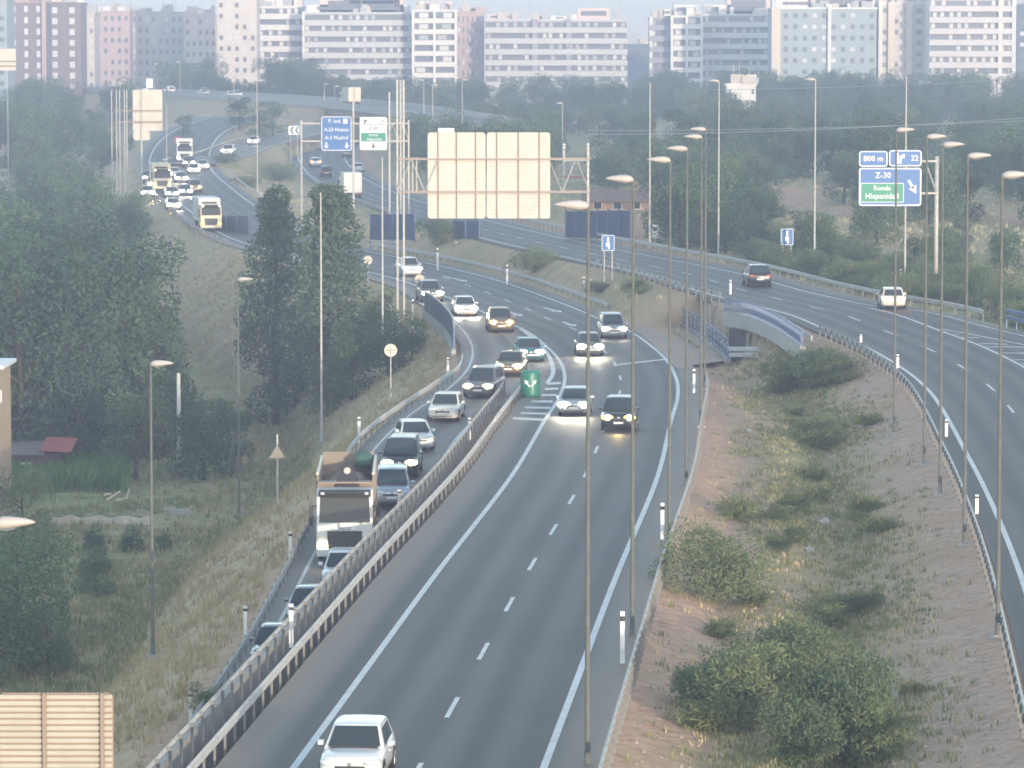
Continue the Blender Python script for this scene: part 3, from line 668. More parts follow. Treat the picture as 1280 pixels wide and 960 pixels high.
def sign_back(parent, cx, cz, w, h, y=0.0, rib=.3, uprights=(), name='sign_panel'):
    """rear of a sign of folded aluminium planks"""
    p = plate(w, h, .22, y, y - .04, cx, cz).build(name, ALU, parent)
    mb = MB(); k = -h / 2 + rib
    while k < h / 2 - .05: mb.box((cx, y - .052, cz + k), (w - .12, .022, .03)); k += rib
    mb.build('plank_joint', mat('plank_joint_shade', (.50, .43, .36), .7), p)
    for u in uprights:
        q = MB(); q.box((cx + u * w, y - .10, cz), (.09, .075, h + .02)); q.build('upright', ALUD, parent)
    return p
def gantry():
    Y = 323.0; s = F / Y; X = lambda px: (px - 640) * Y / F; Z = lambda py: CH - (py - 80) / s
    z0 = gz(X(735), Y); t = thing('sign_gantry', 'lattice gantry with two big bright sign backs over the motorway', 'sign gantry', (0, Y, 0))
    wl, wr = (607 - 535) / s, (687.5 - 608.5) / s; h = (272 - 165) / s; cz = Z(218.5)
    sign_back(t, X(571), cz, wl, h, -.55, .32, (-.32, 0.0, .33)); sign_back(t, X(648), cz, wr, h, -.55, .32, (-.34, 0.0, .33))
    for zz, nm in ((Z(198), 'upper_chord'), (Z(239), 'lower_chord')):
        for y in (-.82, .35):
            q = MB(); q.box(((X(497) + X(737)) / 2, y, zz), (X(737) - X(497), .14, .15)); q.build(nm, mat('gantry_chord', (.36, .29, .25), .6), t)
    n = 14; xs = [X(497) + (X(737) - X(497)) * k / n for k in range(n + 1)]
    q = MB()
    for k in range(n):
        a, b = (Z(198), Z(239)) if k % 2 else (Z(239), Z(198))
        if not (X(533) < xs[k] < X(688)) : q.tube((xs[k], -.8, a), (xs[k + 1], -.8, b), .035, None, 6)
        q.tube((xs[k], .35, a), (xs[k + 1], .35, b), .035, None, 6)
    q.build('lattice', GALV, t)
    for px in (497, 505):
        q = MB(); zb = gz(X(px), Y + (4.0 if px < 500 else -4)); q.box((X(px), -.2, (Z(100) + zb) / 2 - .3), (.15, .2, Z(100) - zb + .6)); q.build('mast', GALV, t)
    zb = gz(X(735), Y); q = MB(); q.box((X(735), -.2, (Z(183) + zb) / 2 - .3), (.18, .2, Z(183) - zb + .6)); q.build('mast', GALV, t)
    for px in (511, 516, 521):
        q = MB(); q.box((X(px), -.2, (Z(196) + Z(240)) / 2), (.1, .1, (240 - 196) / s)); q.build('strut', GALV, t)
    q = plate(20 / s, 5.5 / s, .03, -.5, -.54, X(558), Z(162.3)).build('name_plate', SWHITE, t)
    return t
gantry()
def panel_sign(name, label, px0, py0, px1, py1, base_y, zf=None, posts=(), arms=None, Y=None, back=False, r=.18, m=None, b=.09, col=SBLUE, cat='road sign'):
    """a flat sign on posts; returns the Empty, the width and height in metres and the centre height; local x, z in metres, face towards -y"""
    if Y is None: p = on((px0 + px1) / 2, base_y, zf or (lambda y: gz((px0 + px1 - 1280) / 2 * y / F, y))); Y = p.y
    s = F / Y; cx = ((px0 + px1) / 2 - 640) / s; z0 = gz(cx, Y); t = thing(name, label, cat, (cx, Y, z0))
    w, h = (px1 - px0) / s, (py1 - py0) / s; cz = CH - ((py0 + py1) / 2 - 80) / s - z0
    if not back:
        plate(w, h, r, 0, -.05, 0, cz).build('panel', col, t)
        if b: frame(w - .04, h - .04, r, b, -.05, -.06, 0, cz).build('border', SWHITE, t)
    for x in posts:
        q = MB(); q.tube((x * w, .1, -.4), (x * w, .1, cz + h / 2 - .05), .055, None, 8); q.build('post', GALV, t)
    return t, w, h, cz
# blue town sign and white sign on the second gantry
Y2 = 470.0
t, w, h, cz = panel_sign('direction_sign', 'blue sign with white border naming towns, left of the white and green sign', 402, 145, 440, 188, 0, Y=Y2, r=.25)
text('P. Ind.', .62, SWHITE, t, -.2, -.055, cz + 1.45); q = plate(.5, .6, .05, -.055, -.062, 1.05, cz + 1.45).build('pictogram', SWHITE, t); 
text('A-23 Huesca', .62, SWHITE, t, 0, -.055, cz + .45, sx=.88); text('A-2 Madrid', .62, SWHITE, t, 0, -.055, cz - .5, sx=.95)
mb = MB(); arrow(mb, -1.2, cz - 1.4, .75, .2, -math.pi / 2, -.055); mb.build('down_arrow', SWHITE, t); mb = MB(); arrow(mb, 1.2, cz - 1.4, .75, .2, -math.pi / 2, -.055); mb.build('down_arrow', SWHITE, t)
t2, w, h, cz = panel_sign('direction_sign', 'white sign with a green band and black lettering, right of the blue town sign', 450, 146, 484, 187, 0, Y=Y2, r=.2, col=SWHITE, b=0)
text('22', .45, SBLACK, t2, 1.1, -.052, cz + 1.45); mb = MB(); mb.box((-1.05, -.055, cz + 1.4), (.12, .008, .55)); arrow(mb, -.85, cz + 1.45, .5, .1, R(60), -.052); mb.build('exit_symbol', SBLACK, t2)
mb = MB(); mb.box((0, -.055, cz + 1.05), (w - .3, .008, .05)); mb.build('divider', SBLACK, t2); text('Z-30', .55, SBLACK, t2, 0, -.052, cz + .6)
plate(w - .3, 1.0, .05, -.05, -.056, 0, cz - .42).build('green_band', SGREEN, t2); text('Ronda', .42, SWHITE, t2, 0, -.058, cz - .18); text('Hispanidad', .42, SWHITE, t2, .1, -.058, cz - .66, sx=.95)
mb = MB(); arrow(mb, 0, cz - 1.45, .6, .16, -math.pi / 2, -.052); mb.build('down_arrow', SBLACK, t2)
def gantry2():
    s = F / Y2; X = lambda px: (px - 640) / s; Z = lambda py: CH - (py - 80) / s; t = thing('sign_gantry', 'slim pale gantry carrying the blue town sign and the white and green sign', 'sign gantry', (0, Y2 + .35, 0))
    for py in (154, 176):
        q = MB(); q.box(((X(376) + X(512)) / 2, 0, Z(py)), (X(512) - X(376), .16, .18)); q.build('chord', GALV, t)
    for px, ty in ((377, 150), (442, 108), (487, 115), (501, 100), (511, 150)):
        zb = gz(X(px), Y2); q = MB(); q.box((X(px), .12, (Z(ty) + zb) / 2 - .4), (.2, .2, Z(ty) - zb + .8)); q.build('mast', GALV, t)
    q = MB(); xs = np.linspace(X(484), X(511), 5)
    for k in range(4): q.tube((xs[k], 0, Z(154 if k % 2 else 176)), (xs[k + 1], 0, Z(176 if k % 2 else 154)), .05, None, 6)
    q.build('lattice', GALV, t)
gantry2()
# right exit sign
Y3 = 309.0
t, w, h, cz = panel_sign('direction_sign', 'large blue exit sign with a green box and white slanting arrow', 1073, 209, 1151.5, 257, 0, Y=Y3, r=.22, b=.1)
text('Z-30', .62, SWHITE, t, -.55, -.055, cz + .88); plate(3.35, 1.5, .06, -.05, -.057, -.62, cz - .45).build('green_box', SGREEN, t); frame(3.35, 1.5, .07, .05, -.057, -.063, -.62, cz - .45).build('green_box_border', SWHITE, t)
text('Ronda', .52, SWHITE, t, -.62, -.06, cz - .1); text('Hispanidad', .60, SWHITE, t, -.62, -.06, cz - .72, sx=.98)
mb = MB(); arrow(mb, 1.72, cz + .0, 1.2, .22, R(-60), -.052); mb.build('slanting_arrow', SWHITE, t)
t, w, h, cz = panel_sign('distance_sign', 'small blue plate reading 800 m above the exit sign', 1073, 188, 1109, 208, 0, Y=Y3, r=.22, b=.08); text('800 m', .6, SWHITE, t, 0, -.055, cz)
t, w, h, cz = panel_sign('exit_number_sign', 'small blue plate with an exit symbol and the number 22', 1110.5, 187, 1151.5, 207.5, 0, Y=Y3, r=.22, b=.08); text('22', .6, SWHITE, t, .72, -.055, cz)
mb = MB(); mb.box((-.62, -.056, cz), (.2, .01, .85)); mb.box((-.38, -.056, cz - .12), (.16, .01, .6)); arrow(mb, -.22, cz + .1, .62, .13, R(58), -.052); mb.build('exit_symbol', SWHITE, t)
def mast3():
    s = F / Y3; X = lambda px: (px - 640) / s; Z = lambda py: CH - (py - 80) / s; t = thing('sign_mast', 'galvanised cantilever mast holding the blue exit sign from the right', 'sign mast', (X(1171), Y3 + .35, gz(X(1171), Y3))); z0 = t.location.z
    h = Z(195) - z0; q = MB(); q.tube((0, 0, -.4), (0, 0, h), .17, .15, 12); q.build('mast', GALV, t, True)
    for py in (201, 241):
        for y in (-.15, .15):
            q = MB(); q.box(((X(1078) - X(1171)) / 2, y, Z(py) - z0), (X(1171) - X(1078), .1, .14)); q.build('arm', GALV, t)
    q = MB(); q.tube((-.9, 0, Z(201) - z0), (0, 0, Z(241) - z0), .05, None, 6); q.build('brace', GALV, t)
    q = MB(); q.box((-.5, -.8, 1.0), (1.9, .12, .3)); q.box((-.5, -.8, .55), (1.9, .12, .3)); q.box((-1.3, -.75, .4), (.12, .1, 1.5)); q.box((.3, -.75, .4), (.12, .1, 1.5)); q.build('crash_barrier', GALV, t)
mast3()
# sign back with the notch, far left
def sign_left():
    Y = 560.0; s = F / Y; X = lambda px: (px - 640) / s; Z = lambda py: CH - (py - 80) / s; z0 = gz(X(178), Y); t = thing('sign_mast', 'stepped sign back glowing in low sun on a slim mast above the far lorries', 'sign mast', (0, Y, 0))
    sign_back(t, X(185.5), Z(137.5), 37 / s, 51 / s, 0, .5, (-.22,)); sign_back(t, X(178), Z(169), 21 / s, 11.5 / s, 0, .5)
    q = MB(); q.box((X(178), -.18, (Z(112) + z0) / 2 - .3), (.2, .15, Z(112) - z0 + .6)); q.build('mast', GALV, t)
    for py in (138, 152):
        q = MB(); q.box(((X(144) + X(204)) / 2, -.3, Z(py)), (X(204) - X(144), .12, .16)); q.build('arm', ALUD, t)
    for px in (141, 147, 151, 157, 160):
        zb = gz(X(px), Y); q = MB(); q.box((X(px), -.3, (Z(112) + zb) / 2 - .3), (.13, .13, Z(112) - zb + .6)); q.build('strut', GALV, t)
    q = plate(8 / s, 12 / s, .05, .3, .2, X(188), Z(104)).build('top_plate', SWHITE, t)
sign_left()
t, w, h, cz = panel_sign('road_sign', 'pinkish sign back high at the left edge before the dark tower', 0, 61, 22, 88, 0, Y=620, back=True, posts=(0,)); sign_back(t, 0, cz, w, h, 0, .5); mb = MB(); mb.box((0, -.12, cz - .25), (w, .08, .2)); mb.box((0, -.12, cz - 1.0), (w, .08, .2)); mb.build('crossbar', ALUD, t)
# big corrugated sign back, bottom left
def sign_near():
    Y = 96.0; s = F / Y; X = lambda px: (px - 640) / s; Z = lambda py: CH - (py - 80) / s; z0 = gz(X(60), Y); w = (137 + 8) / s; h = 3.2; t = thing('road_sign', 'large cream sign back of ribbed planks at the bottom left corner', 'road sign', (X(64.5), Y, z0))
    top = Z(872) - z0; cz = top - h / 2
    pl = plate(w, h, .1, 0, -.02, 0, cz); p = pl.build('panel', ALUD, t); n = 21; ph = h / n
    mb = MB()
    for k in range(n):
        zc = top - (k + .5) * ph; mb.loft([[(x, y, zc + v) for y, v in ((-.022, -ph * .36), (-.07, -ph * .30), (-.085, ph * .1), (-.06, ph * .34), (-.022, ph * .38))] for x in (-w / 2 + .03, w / 2 - .03)])
    mb.build('plank', mat('dull_sign_planks', (.47, .45, .39), .65, 0, .08, 1.2), p)
    for px in (50.5, 123.5):
        q = MB(); q.box((X(px) - X(64.5), -.14, top / 2 - .2), (.09, .10, top + .46)); q.build('post', ALUD, t)
    q = MB(); q.box((0, -.035, top + .015), (w - .2, .09, .03)); q.build('top_rail', ALUD, t)
sign_near()
def small_sign(px0, py0, px1, py1, by, label, shape='info', zf=None):
    t, w, h, cz = panel_sign('information_sign', label, px0, py0, px1, py1, by, zf=zf, posts=(-.3, .3), r=.1, b=.05)
    mb = MB(); mb.box((.0, -.056, cz + h * .22), (.16 * w, .008, h * .28)); mb.box((-.02, -.056, cz - h * .1), (.3 * w, .008, h * .26)); mb.box((.06, -.057, cz - h * .26), (.14 * w, .008, h * .22)); mb.build('symbol', SWHITE, t)
small_sign(752, 293, 768.5, 313, 352, 'small blue information sign on two posts in the median bush')
small_sign(976, 285, 992, 306, 330, 'small blue information sign on two posts on the far verge', zf=zR)
def round_back(px, cy, dia, by, label, zf=None, z=None):
    p = on(px, by, zf) if zf else G(px, by); s = F / p.y; t = thing('road_sign', label, 'road sign', p); zc = (by - cy) / s; r = dia / 2 / s
    q = MB(); q.loft([[(r * math.cos(a), y, zc + r * math.sin(a)) for a in [2 * math.pi * k / 24 for k in range(24)]] for y in (0, -.03)]); q.build('disc', ALU if dia < 30 else ALU, t)
    q = MB(); q.tube((0, -.06, -.4), (0, -.06, zc + r * .8), .035, None, 8); q.build('post', GALV, t); q = MB(); q.box((0, -.045, zc), (r * 1.5, .03, .06)); q.build('clamp', ALUD, t)
round_back(488.5, 437.5, 16, 492, 'round pale sign back on a post beside the wing wall of the ramp', zB)
round_back(524.5, 349, 12, 372, 'round pale sign back at the roadside below the white off-road car', lambda y: 0.0)
round_back(460, 325, 11, 368, 'round grey sign back beside the pale gantry masts', lambda y: -.2)
# triangular sign back on the slope
p = G(347, 640); s = F / p.y; t = thing('road_sign', 'faint triangular sign back on a tall thin post on the dry slope', 'road sign', p); q = MB(); q.tube((0, 0, -.4), (0, 0, 98 / s), .05, None, 8); q.build('post', GALV, t)
q = MB(); q.loft([[(x, y, z) for x, z in ((-.42, 68 / s), (.42, 68 / s), (0, 68 / s + .72))] for y in (-.06, -.09)]); q.build('triangle', mat('weathered_sign_back', (.27, .24, .20), .7), t)
# chevron sign and no-entry sign far away
t, w, h, cz = panel_sign('chevron_sign', 'white chevron board on the far bend left of the blue town sign', 361, 157, 375, 168, 0, Y=650, posts=(-.3, .3), r=.05, b=0, col=SWHITE)
mb = MB()
for k in (-.25, .2): mb.loft([[(x * w, y, cz + z * h) for x, z in ((k + .12, .4), (k + .26, .4), (k + .05, 0), (k + .26, -.4), (k + .12, -.4), (k - .1, 0))] for y in (-.052, -.06)])
mb.build('chevron', SBLACK, t)
t, w, h, cz = panel_sign('warning_sign', 'red-edged white sign over the far lorry queue', 219, 171, 228, 179, 0, Y=640, posts=(0,), r=.25, b=0, col=SRED); plate(w * .6, h * .35, .05, -.05, -.06, 0, cz).build('bar', SWHITE, t)
# green diverge marker in the gore
p = P(663, 496, 0); t = thing('diverge_marker', 'rounded green plastic marker at the nose of the striped gore', 'traffic marker', p)
q = MB(); q.loft([[(.58 * sx * math.cos(a), .5 * sx * math.sin(a), z) for a in [2 * math.pi * k / 20 for k in range(20)]] for z, sx in ((0, 1), (.2, 1.02), (1.3, 1.0), (1.5, .96), (1.58, .8))]); q.build('body', mat('marker_green', (.015, .17, .12), .4, spec=.6), t, True)
for sx in (-1, 1):
    q = MB(); arrow(q, sx * .2, .85, .5, .09, R(90 + 35 * -sx), -.5); q.build('arrow_mark', SWHITE, t, loc=(0, -.01, 0))
# white delineator posts
DP = None
def delineator(p, h, label, group='white delineator posts beside the roads'):
    global DP
    if DP is None:
        q = MB(); q.loft([[(x * .075, y * .05, z) for x, y in ((-1, -1), (1, -1), (1, 1), (-1, 1))] for z in (-.3, 1.0)] ); a = q.mesh('body', WHITE, bevel=.01)
        q = MB(); q.box((0, 0, .86), (.157, .107, .10)); b = q.mesh('reflector_band', DARK); DP = (a, b)
    t = thing('delineator_post', label, 'marker post', p, random.uniform(-.2, .2), group); link('body', DP[0], t); link('reflector_band', DP[1], t); t.scale = (1, 1, h)
for px, by, ty, zf, lb in [(239, 896, 864, zB, 'white delineator post at the outer ramp guardrail, nearest the big sign back'), (307, 791, 757, zB, 'white delineator post on the outer ramp edge, next above the lowest one'), (363, 694, 664, zB, 'white delineator post on the dry slope left of the tipper lorry'),
                           (449, 546, 521, zB, 'white delineator post behind the tipper lorry body'), (364, 797, 754, lambda y: 0, 'white delineator post between the twin rails left of the dark parked queue car'), (499, 632, 612, lambda y: 0, 'white delineator post by the twin rails below the silver car'),
                           (587, 544, 522, lambda y: 0, 'white delineator post behind the twin rails below the grey queue car'), (778, 829, 763, lambda y: 0, 'tall white delineator post at the median guardrail, nearest the camera'), (828, 674, 628, lambda y: 0, 'tall white delineator post at the median guardrail, middle of three'),
                           (867.5, 491, 461, lambda y: 0, 'white delineator post at the start of the median guardrail'), (547, 338, 310, lambda y: 0, 'white delineator post on the far bend right of the white off-road car'), (634, 356, 331, lambda y: 0, 'white delineator post on the far bend below the gantry sign'), 
                           (730, 368, 346, lambda y: .3, 'left one of two white posts below the small blue sign'), (738, 369, 349, lambda y: .3, 'right one of two white posts below the small blue sign'), (1183, 546, 524, zR, 'white delineator post by the right carriageway guardrail, upper one'), (1221, 642, 618, zR, 'white delineator post by the right carriageway guardrail, lower one'),
                           (1122, 460, 443, zR, 'white delineator post at the bend of the right carriageway guardrail'), (1076, 428, 418, zR, 'tiny white post at the end of the right road edge line'), (1126, 357, 336, zR, 'white post on the far verge below the exit sign'), (993, 335, 321, zR, 'white post on the far verge beside the small blue sign'), (913, 368, 350, zR, 'white post at the corner of the overbridge'),
                           (516, 402, 374, lambda y: 0, 'white post on the verge above the dark green bush'), (368, 330, 300, lambda y: .2, 'white post between the two dark conifers'), (560, 462, 447, lambda y: 0, 'white post at the foot of the curved wing wall')]:
    p = on(px, by, zf); delineator(p, (by - ty) * p.y / F, lb)
# roadside cabinet / radar box
p = on(819, 309, zR); s = F / p.y; t = thing('roadside_cabinet', 'pale roadside cabinet on a post beside the far verge', 'cabinet', p); q = MB(); q.box((0, 0, 1.5), (.6, .5, 1.3)); q.build('housing', SWHITE, t, bevel=.05); q = MB(); q.tube((0, 0, -.3), (0, 0, .9), .12, None, 8); q.build('post', GALV, t); q = MB(); q.box((0, -.26, 1.75), (.4, .03, .35)); q.build('window', DARK, t)
# power post with insulators behind the gantry
def power_post():
    Y = 520.0; s = F / Y; X = lambda px: (px - 640) / s; Z = lambda py: CH - (py - 80) / s; z0 = gz(X(718), Y); t = thing('power_pole', 'steel twin power pole with white insulators and a reddish crossarm right of the gantry', 'power pole', (0, Y, 0))
    for px in (705, 735):
        q = MB(); q.box((X(px), 0, (Z(186) + z0) / 2 - .4), (.28, .28, Z(186) - z0 + .8)); q.build('leg', GALV, t)
        for k in range(2):
            q = MB(); q.tube((X(px), 0, Z(186) + .1 + k * .38), (X(px), 0, Z(186) + .4 + k * .38), .24, .1, 10); q.build('insulator', SWHITE, t)
    q = MB(); q.box((X(720), 0, Z(200)), (X(735) - X(705), .2, .2)); q.build('crossarm', GALV, t); q = MB(); q.box((X(720), 0, Z(221)), (X(735) - X(705), .3, .3)); q.build('lower_crossarm', mat('rust_red_paint', (.38, .14, .12), .6), t)
    for px in (714, 726):
        q = MB(); q.box((X(px), 0, Z(209)), (.3, .4, 1.5)); q.build('switch', CONC2, t)
power_post()
# overhead cables
def cable(pts, r, label):
    mb = MB(); pts = [Vector(p) for p in pts]
    for a, b in zip(pts[:-1], pts[1:]): mb.tube(a, b, r, None, 5, False)
    tag(mb.build('overhead_cable', mat('cable_grey', (.42, .44, .46), .6)), label, 'cable')
def sag(a, b, d, n=16): return [a.lerp(b, k / n) - Vector((0, 0, 4 * d * (k / n) * (1 - k / n))) for k in range(n + 1)]
cable(sag(PY(735, 168, 520), PY(1300, 146, 470), .5), .035, 'lower overhead cable crossing in front of the wooded slope'); cable(sag(PY(735, 163, 520), PY(1300, 150, 480), .35), .03, 'second overhead cable close beside the lower one')
cable(sag(PY(880, 112, 560), PY(1310, 97, 500), .3), .035, 'upper overhead cable in front of the tower blocks at right')
# ------------------------------------------------------------------ houses, shed, low wall
PLAST = mat('peach_plaster', (.58, .38, .26), .85, 0, .15, 1); ROOFT = mat('clay_roof_tiles', (.26, .17, .13), .85, 0, .25, 2); REDROOF = mat('red_sheet_roof', (.42, .13, .12), .7, 0, .2, 2); GREYROOF = mat('grey_sheet_roof', (.22, .19, .19), .7, 0, .2, 2)
def house():
    Y = 455.0; s = F / Y; X = lambda px: (px - 640) / s; Z = lambda py: CH - (py - 80) / s; z0 = gz(X(770), Y); t = thing('country_house', 'low peach-walled house with brown tiled roof behind the blue screen fence', 'house', (X(772), Y, z0))
    w = 78 / s; d = 7; h = Z(251) - z0; mb = MB(); mb.box((0, d / 2, h / 2 - .3), (w, d, h + .6)); mb.build('wall', PLAST, t)
    mb = MB(); rz = Z(238) - z0; mb.loft([[(x, -.6, h - .1), (x, -.6, h + .12), (x, d / 2, rz), (x, d + .6, h + .12), (x, d + .6, h - .1)] for x in (-w / 2 - .5, w / 2 + .5)]); rf = mb.build('roof', ROOFT, t); q = MB(); q.box((w * .3, d / 2, rz + .3), (.7, .7, 1.2)); q.build('chimney', PLAST, rf)
    for x in (-w * .32, 0, w * .3):
        q = MB(); q.box((x, -.02, h * .62), (1.0, .06, 1.1)); f = q.build('window', SWHITE, t); q = MB(); q.box((x, -.06, h * .62), (.84, .04, .94)); q.build('pane', GLASS, f)
    q = MB(); q.box((w * .15, -.03, h * .3), (.9, .06, h * .6)); q.build('door', ROOFT, t)
house()
def shed():
    p = G(40, 606); t = thing('garden_shed', 'low garden shed with grey and red sheet roofs behind the reeds', 'shed', p + Vector((0, 1.5, 0))); s = F / p.y
    mb = MB(); mb.box((0, 2, .7), (3.6, 3.5, 2.6)); mb.build('wall', mat('shed_boards', (.09, .06, .06), .9, 0, .2, 3), t); mb = MB(); mb.slab([(-2.2, -.2, 1.95), (.7, -.2, 1.95), (.7, 4, 2.5), (-2.2, 4, 2.5)], .08); mb.build('grey_roof', GREYROOF, t); mb = MB(); mb.slab([(.4, -.2, 2.25), (2.6, -.2, 2.15), (2.6, 4, 2.7), (.4, 4, 2.8)], .08); mb.build('red_roof', REDROOF, t)
    q = MB(); q.box((-.6, .22, .6), (.8, .06, 1.6)); q.build('door', WOODPOLE, t)
shed()
def edge_house():
    Y = 246.0; s = F / Y; z0 = gz((-20 - 640) / s, Y); X = lambda px: (px - 640) / s; Z = lambda py: CH - (py - 80) / s; t = thing('garden_house', 'beige house corner with a white balcony rail at the left edge', 'house', (X(-52), Y, z0)); w = 96 / s; h = Z(461) - z0
    mb = MB(); mb.box((0, 3, h / 2), (w, 6, h)); mb.build('wall', mat('beige_render', (.42, .31, .22), .85, 0, .1, 1), t); mb = MB(); mb.box((0, 3, h + .1), (w + .7, 6.6, .22)); mb.build('roof', WHITE, t)
    zb = Z(500) - z0; q = MB(); q.box((0, -.6, zb - .12), (w + .5, 1.2, .16)); b = q.build('balcony', CONC, t)
    for k in range(8):
        q = MB(); q.box((-w / 2 + .1 + k * (w + .2) / 7, -1.1, zb + .32), (.07, .07, .75)); q.build('baluster', WHITE, b)
    q = MB(); q.box((0, -1.1, zb + .72), (w + .4, .1, .1)); q.build('handrail', WHITE, b); q = MB(); q.box((.8, -.02, zb + 1.0), (1.2, .05, 2.0)); q.build('door', DARK, t)
    q = MB(); q.box((w / 2 - .05, -1.05, (zb - .2) / 2), (.16, .16, zb)); q.build('column', WHITE, t)
edge_house()
a = G(62, 656); b = G(187, 656); mb = MB(); d = b - a; n = 10
mb.loft([[a + d * (k / n) + Vector((0, y, z)) for y, z in ((0, -.5), (.25, -.5), (.25, .50 - .12 * math.sin(k * 2.3)), (0, .50 - .12 * math.sin(k * 2.3)))] for k in range(n + 1)]); tag(mb.build('garden_wall', mat('old_whitewash', (.55, .50, .44), .85, 0, .2, 2)), 'low crumbling whitewashed wall across the rough garden', 'wall')
a = G(222, 643); mb = MB(); mb.box((0, 0, .1), (1.6, .4, .5), .1); mb.box((.8, .1, .05), (.7, .5, .35), .4); mb.build('rubble_block', CONC, None, loc=a); tag(bpy.data.objects['rubble_block'], 'pale broken concrete block lying right of the whitewashed garden wall', 'rubble block')
def felled():
    p = G(145, 628); t = MB(); t.tube((-.6, 0, .15), (.3, .2, .75), .10, .07, 7); t.tube((.0, 0, .1), (.8, .2, .3), .11, .06, 7); t.tube((.7, 0, .35), (.9, .3, .9), .07, .04, 7); t.tube((-.8, .1, .5), (-.3, .1, .6), .09, .05, 7); tag(t.build('fallen_branch', mat('bleached_wood', (.60, .54, .44), .8, 0, .15, 3), None, loc=p), 'bleached fallen branch lying in the green garden field', 'branch')
felled()
for px, py, sc, lb in [(858, 896, .28, 'small white stone on the soil below the big median bush'), (1030, 655, .3, 'grey rock lying in the median ditch'), (1012, 690, .25, 'small rock lower down in the median ditch'), (935, 540, .2, 'little stone at the foot of the median lamp'), (660, 655, 0, '')]:
    if sc:
        bm = bmesh.new(); bmesh.ops.create_icosphere(bm, subdivisions=2, radius=sc)
        for v in bm.verts: v.co *= random.uniform(.8, 1.15); v.co.z *= .7
        me = bpy.data.meshes.new('rock'); bm.to_mesh(me); bm.free(); me.materials.append(CONC); tag(link('rock', me, None, G(px, py, sc * .3)), lb, 'rock')
# ------------------------------------------------------------------ vehicles (front towards +x)
CARP = {}
def car_paint(name, col):
    return mat('car_paint_' + name, col, .28, .0, 0, 3, .5, coat=.6)
SPEC = {  # L, W, H, belt, windscreen base, roof front, roof rear, rear glass base, bonnet height
    'hatchback': (4.1, 1.77, 1.48, .94, .215, .06, -.36, -.46, .90), 'saloon': (4.55, 1.8, 1.45, .92, .19, .05, -.24, -.38, .88), 'estate': (4.5, 1.8, 1.5, .95, .2, .06, -.40, -.47, .90),
    'suv': (4.45, 1.86, 1.70, 1.06, .225, .07, -.40, -.475, 1.02), 'van': (4.7, 1.88, 1.9, 1.1, .30, .16, -.46, -.485, 1.05), 'people_carrier': (4.6, 1.85, 1.72, 1.02, .27, .10, -.43, -.48, .97)}
WHEELS = {}
def wheel(parent, x, y, r, side):
    if r not in WHEELS:
        a = MB(); rings = []
        for yy, rr in ((-.1, r * .72), (-.11, r * .9), (-.085, r), (.085, r), (.11, r * .9), (.1, r * .72)): rings.append([(rr * math.cos(t), yy, rr * math.sin(t)) for t in [2 * math.pi * k / 20 for k in range(20)]])
        a.loft(rings); b = MB()
        b.loft([[(rr * math.cos(t), yy, rr * math.sin(t)) for t in [2 * math.pi * k / 20 for k in range(20)]] for yy, rr in ((.06, r * .71), (.098, r * .70), (.085, r * .62), (.07, r * .2), (.1, r * .14))])
        for k in range(5):
            t = 2 * math.pi * k / 5; b.tube((r * .1 * math.cos(t), .09, r * .1 * math.sin(t)), (r * .64 * math.cos(t), .095, r * .64 * math.sin(t)), .035, .03, 6)
        WHEELS[r] = (a.mesh('tyre', TYRE, True), b.mesh('rim', RIM))
    w = link('tyre', WHEELS[r][0], parent, (x, y, r), 0 if side > 0 else math.pi); w.name = 'wheel'; link('rim', WHEELS[r][1], w); return w
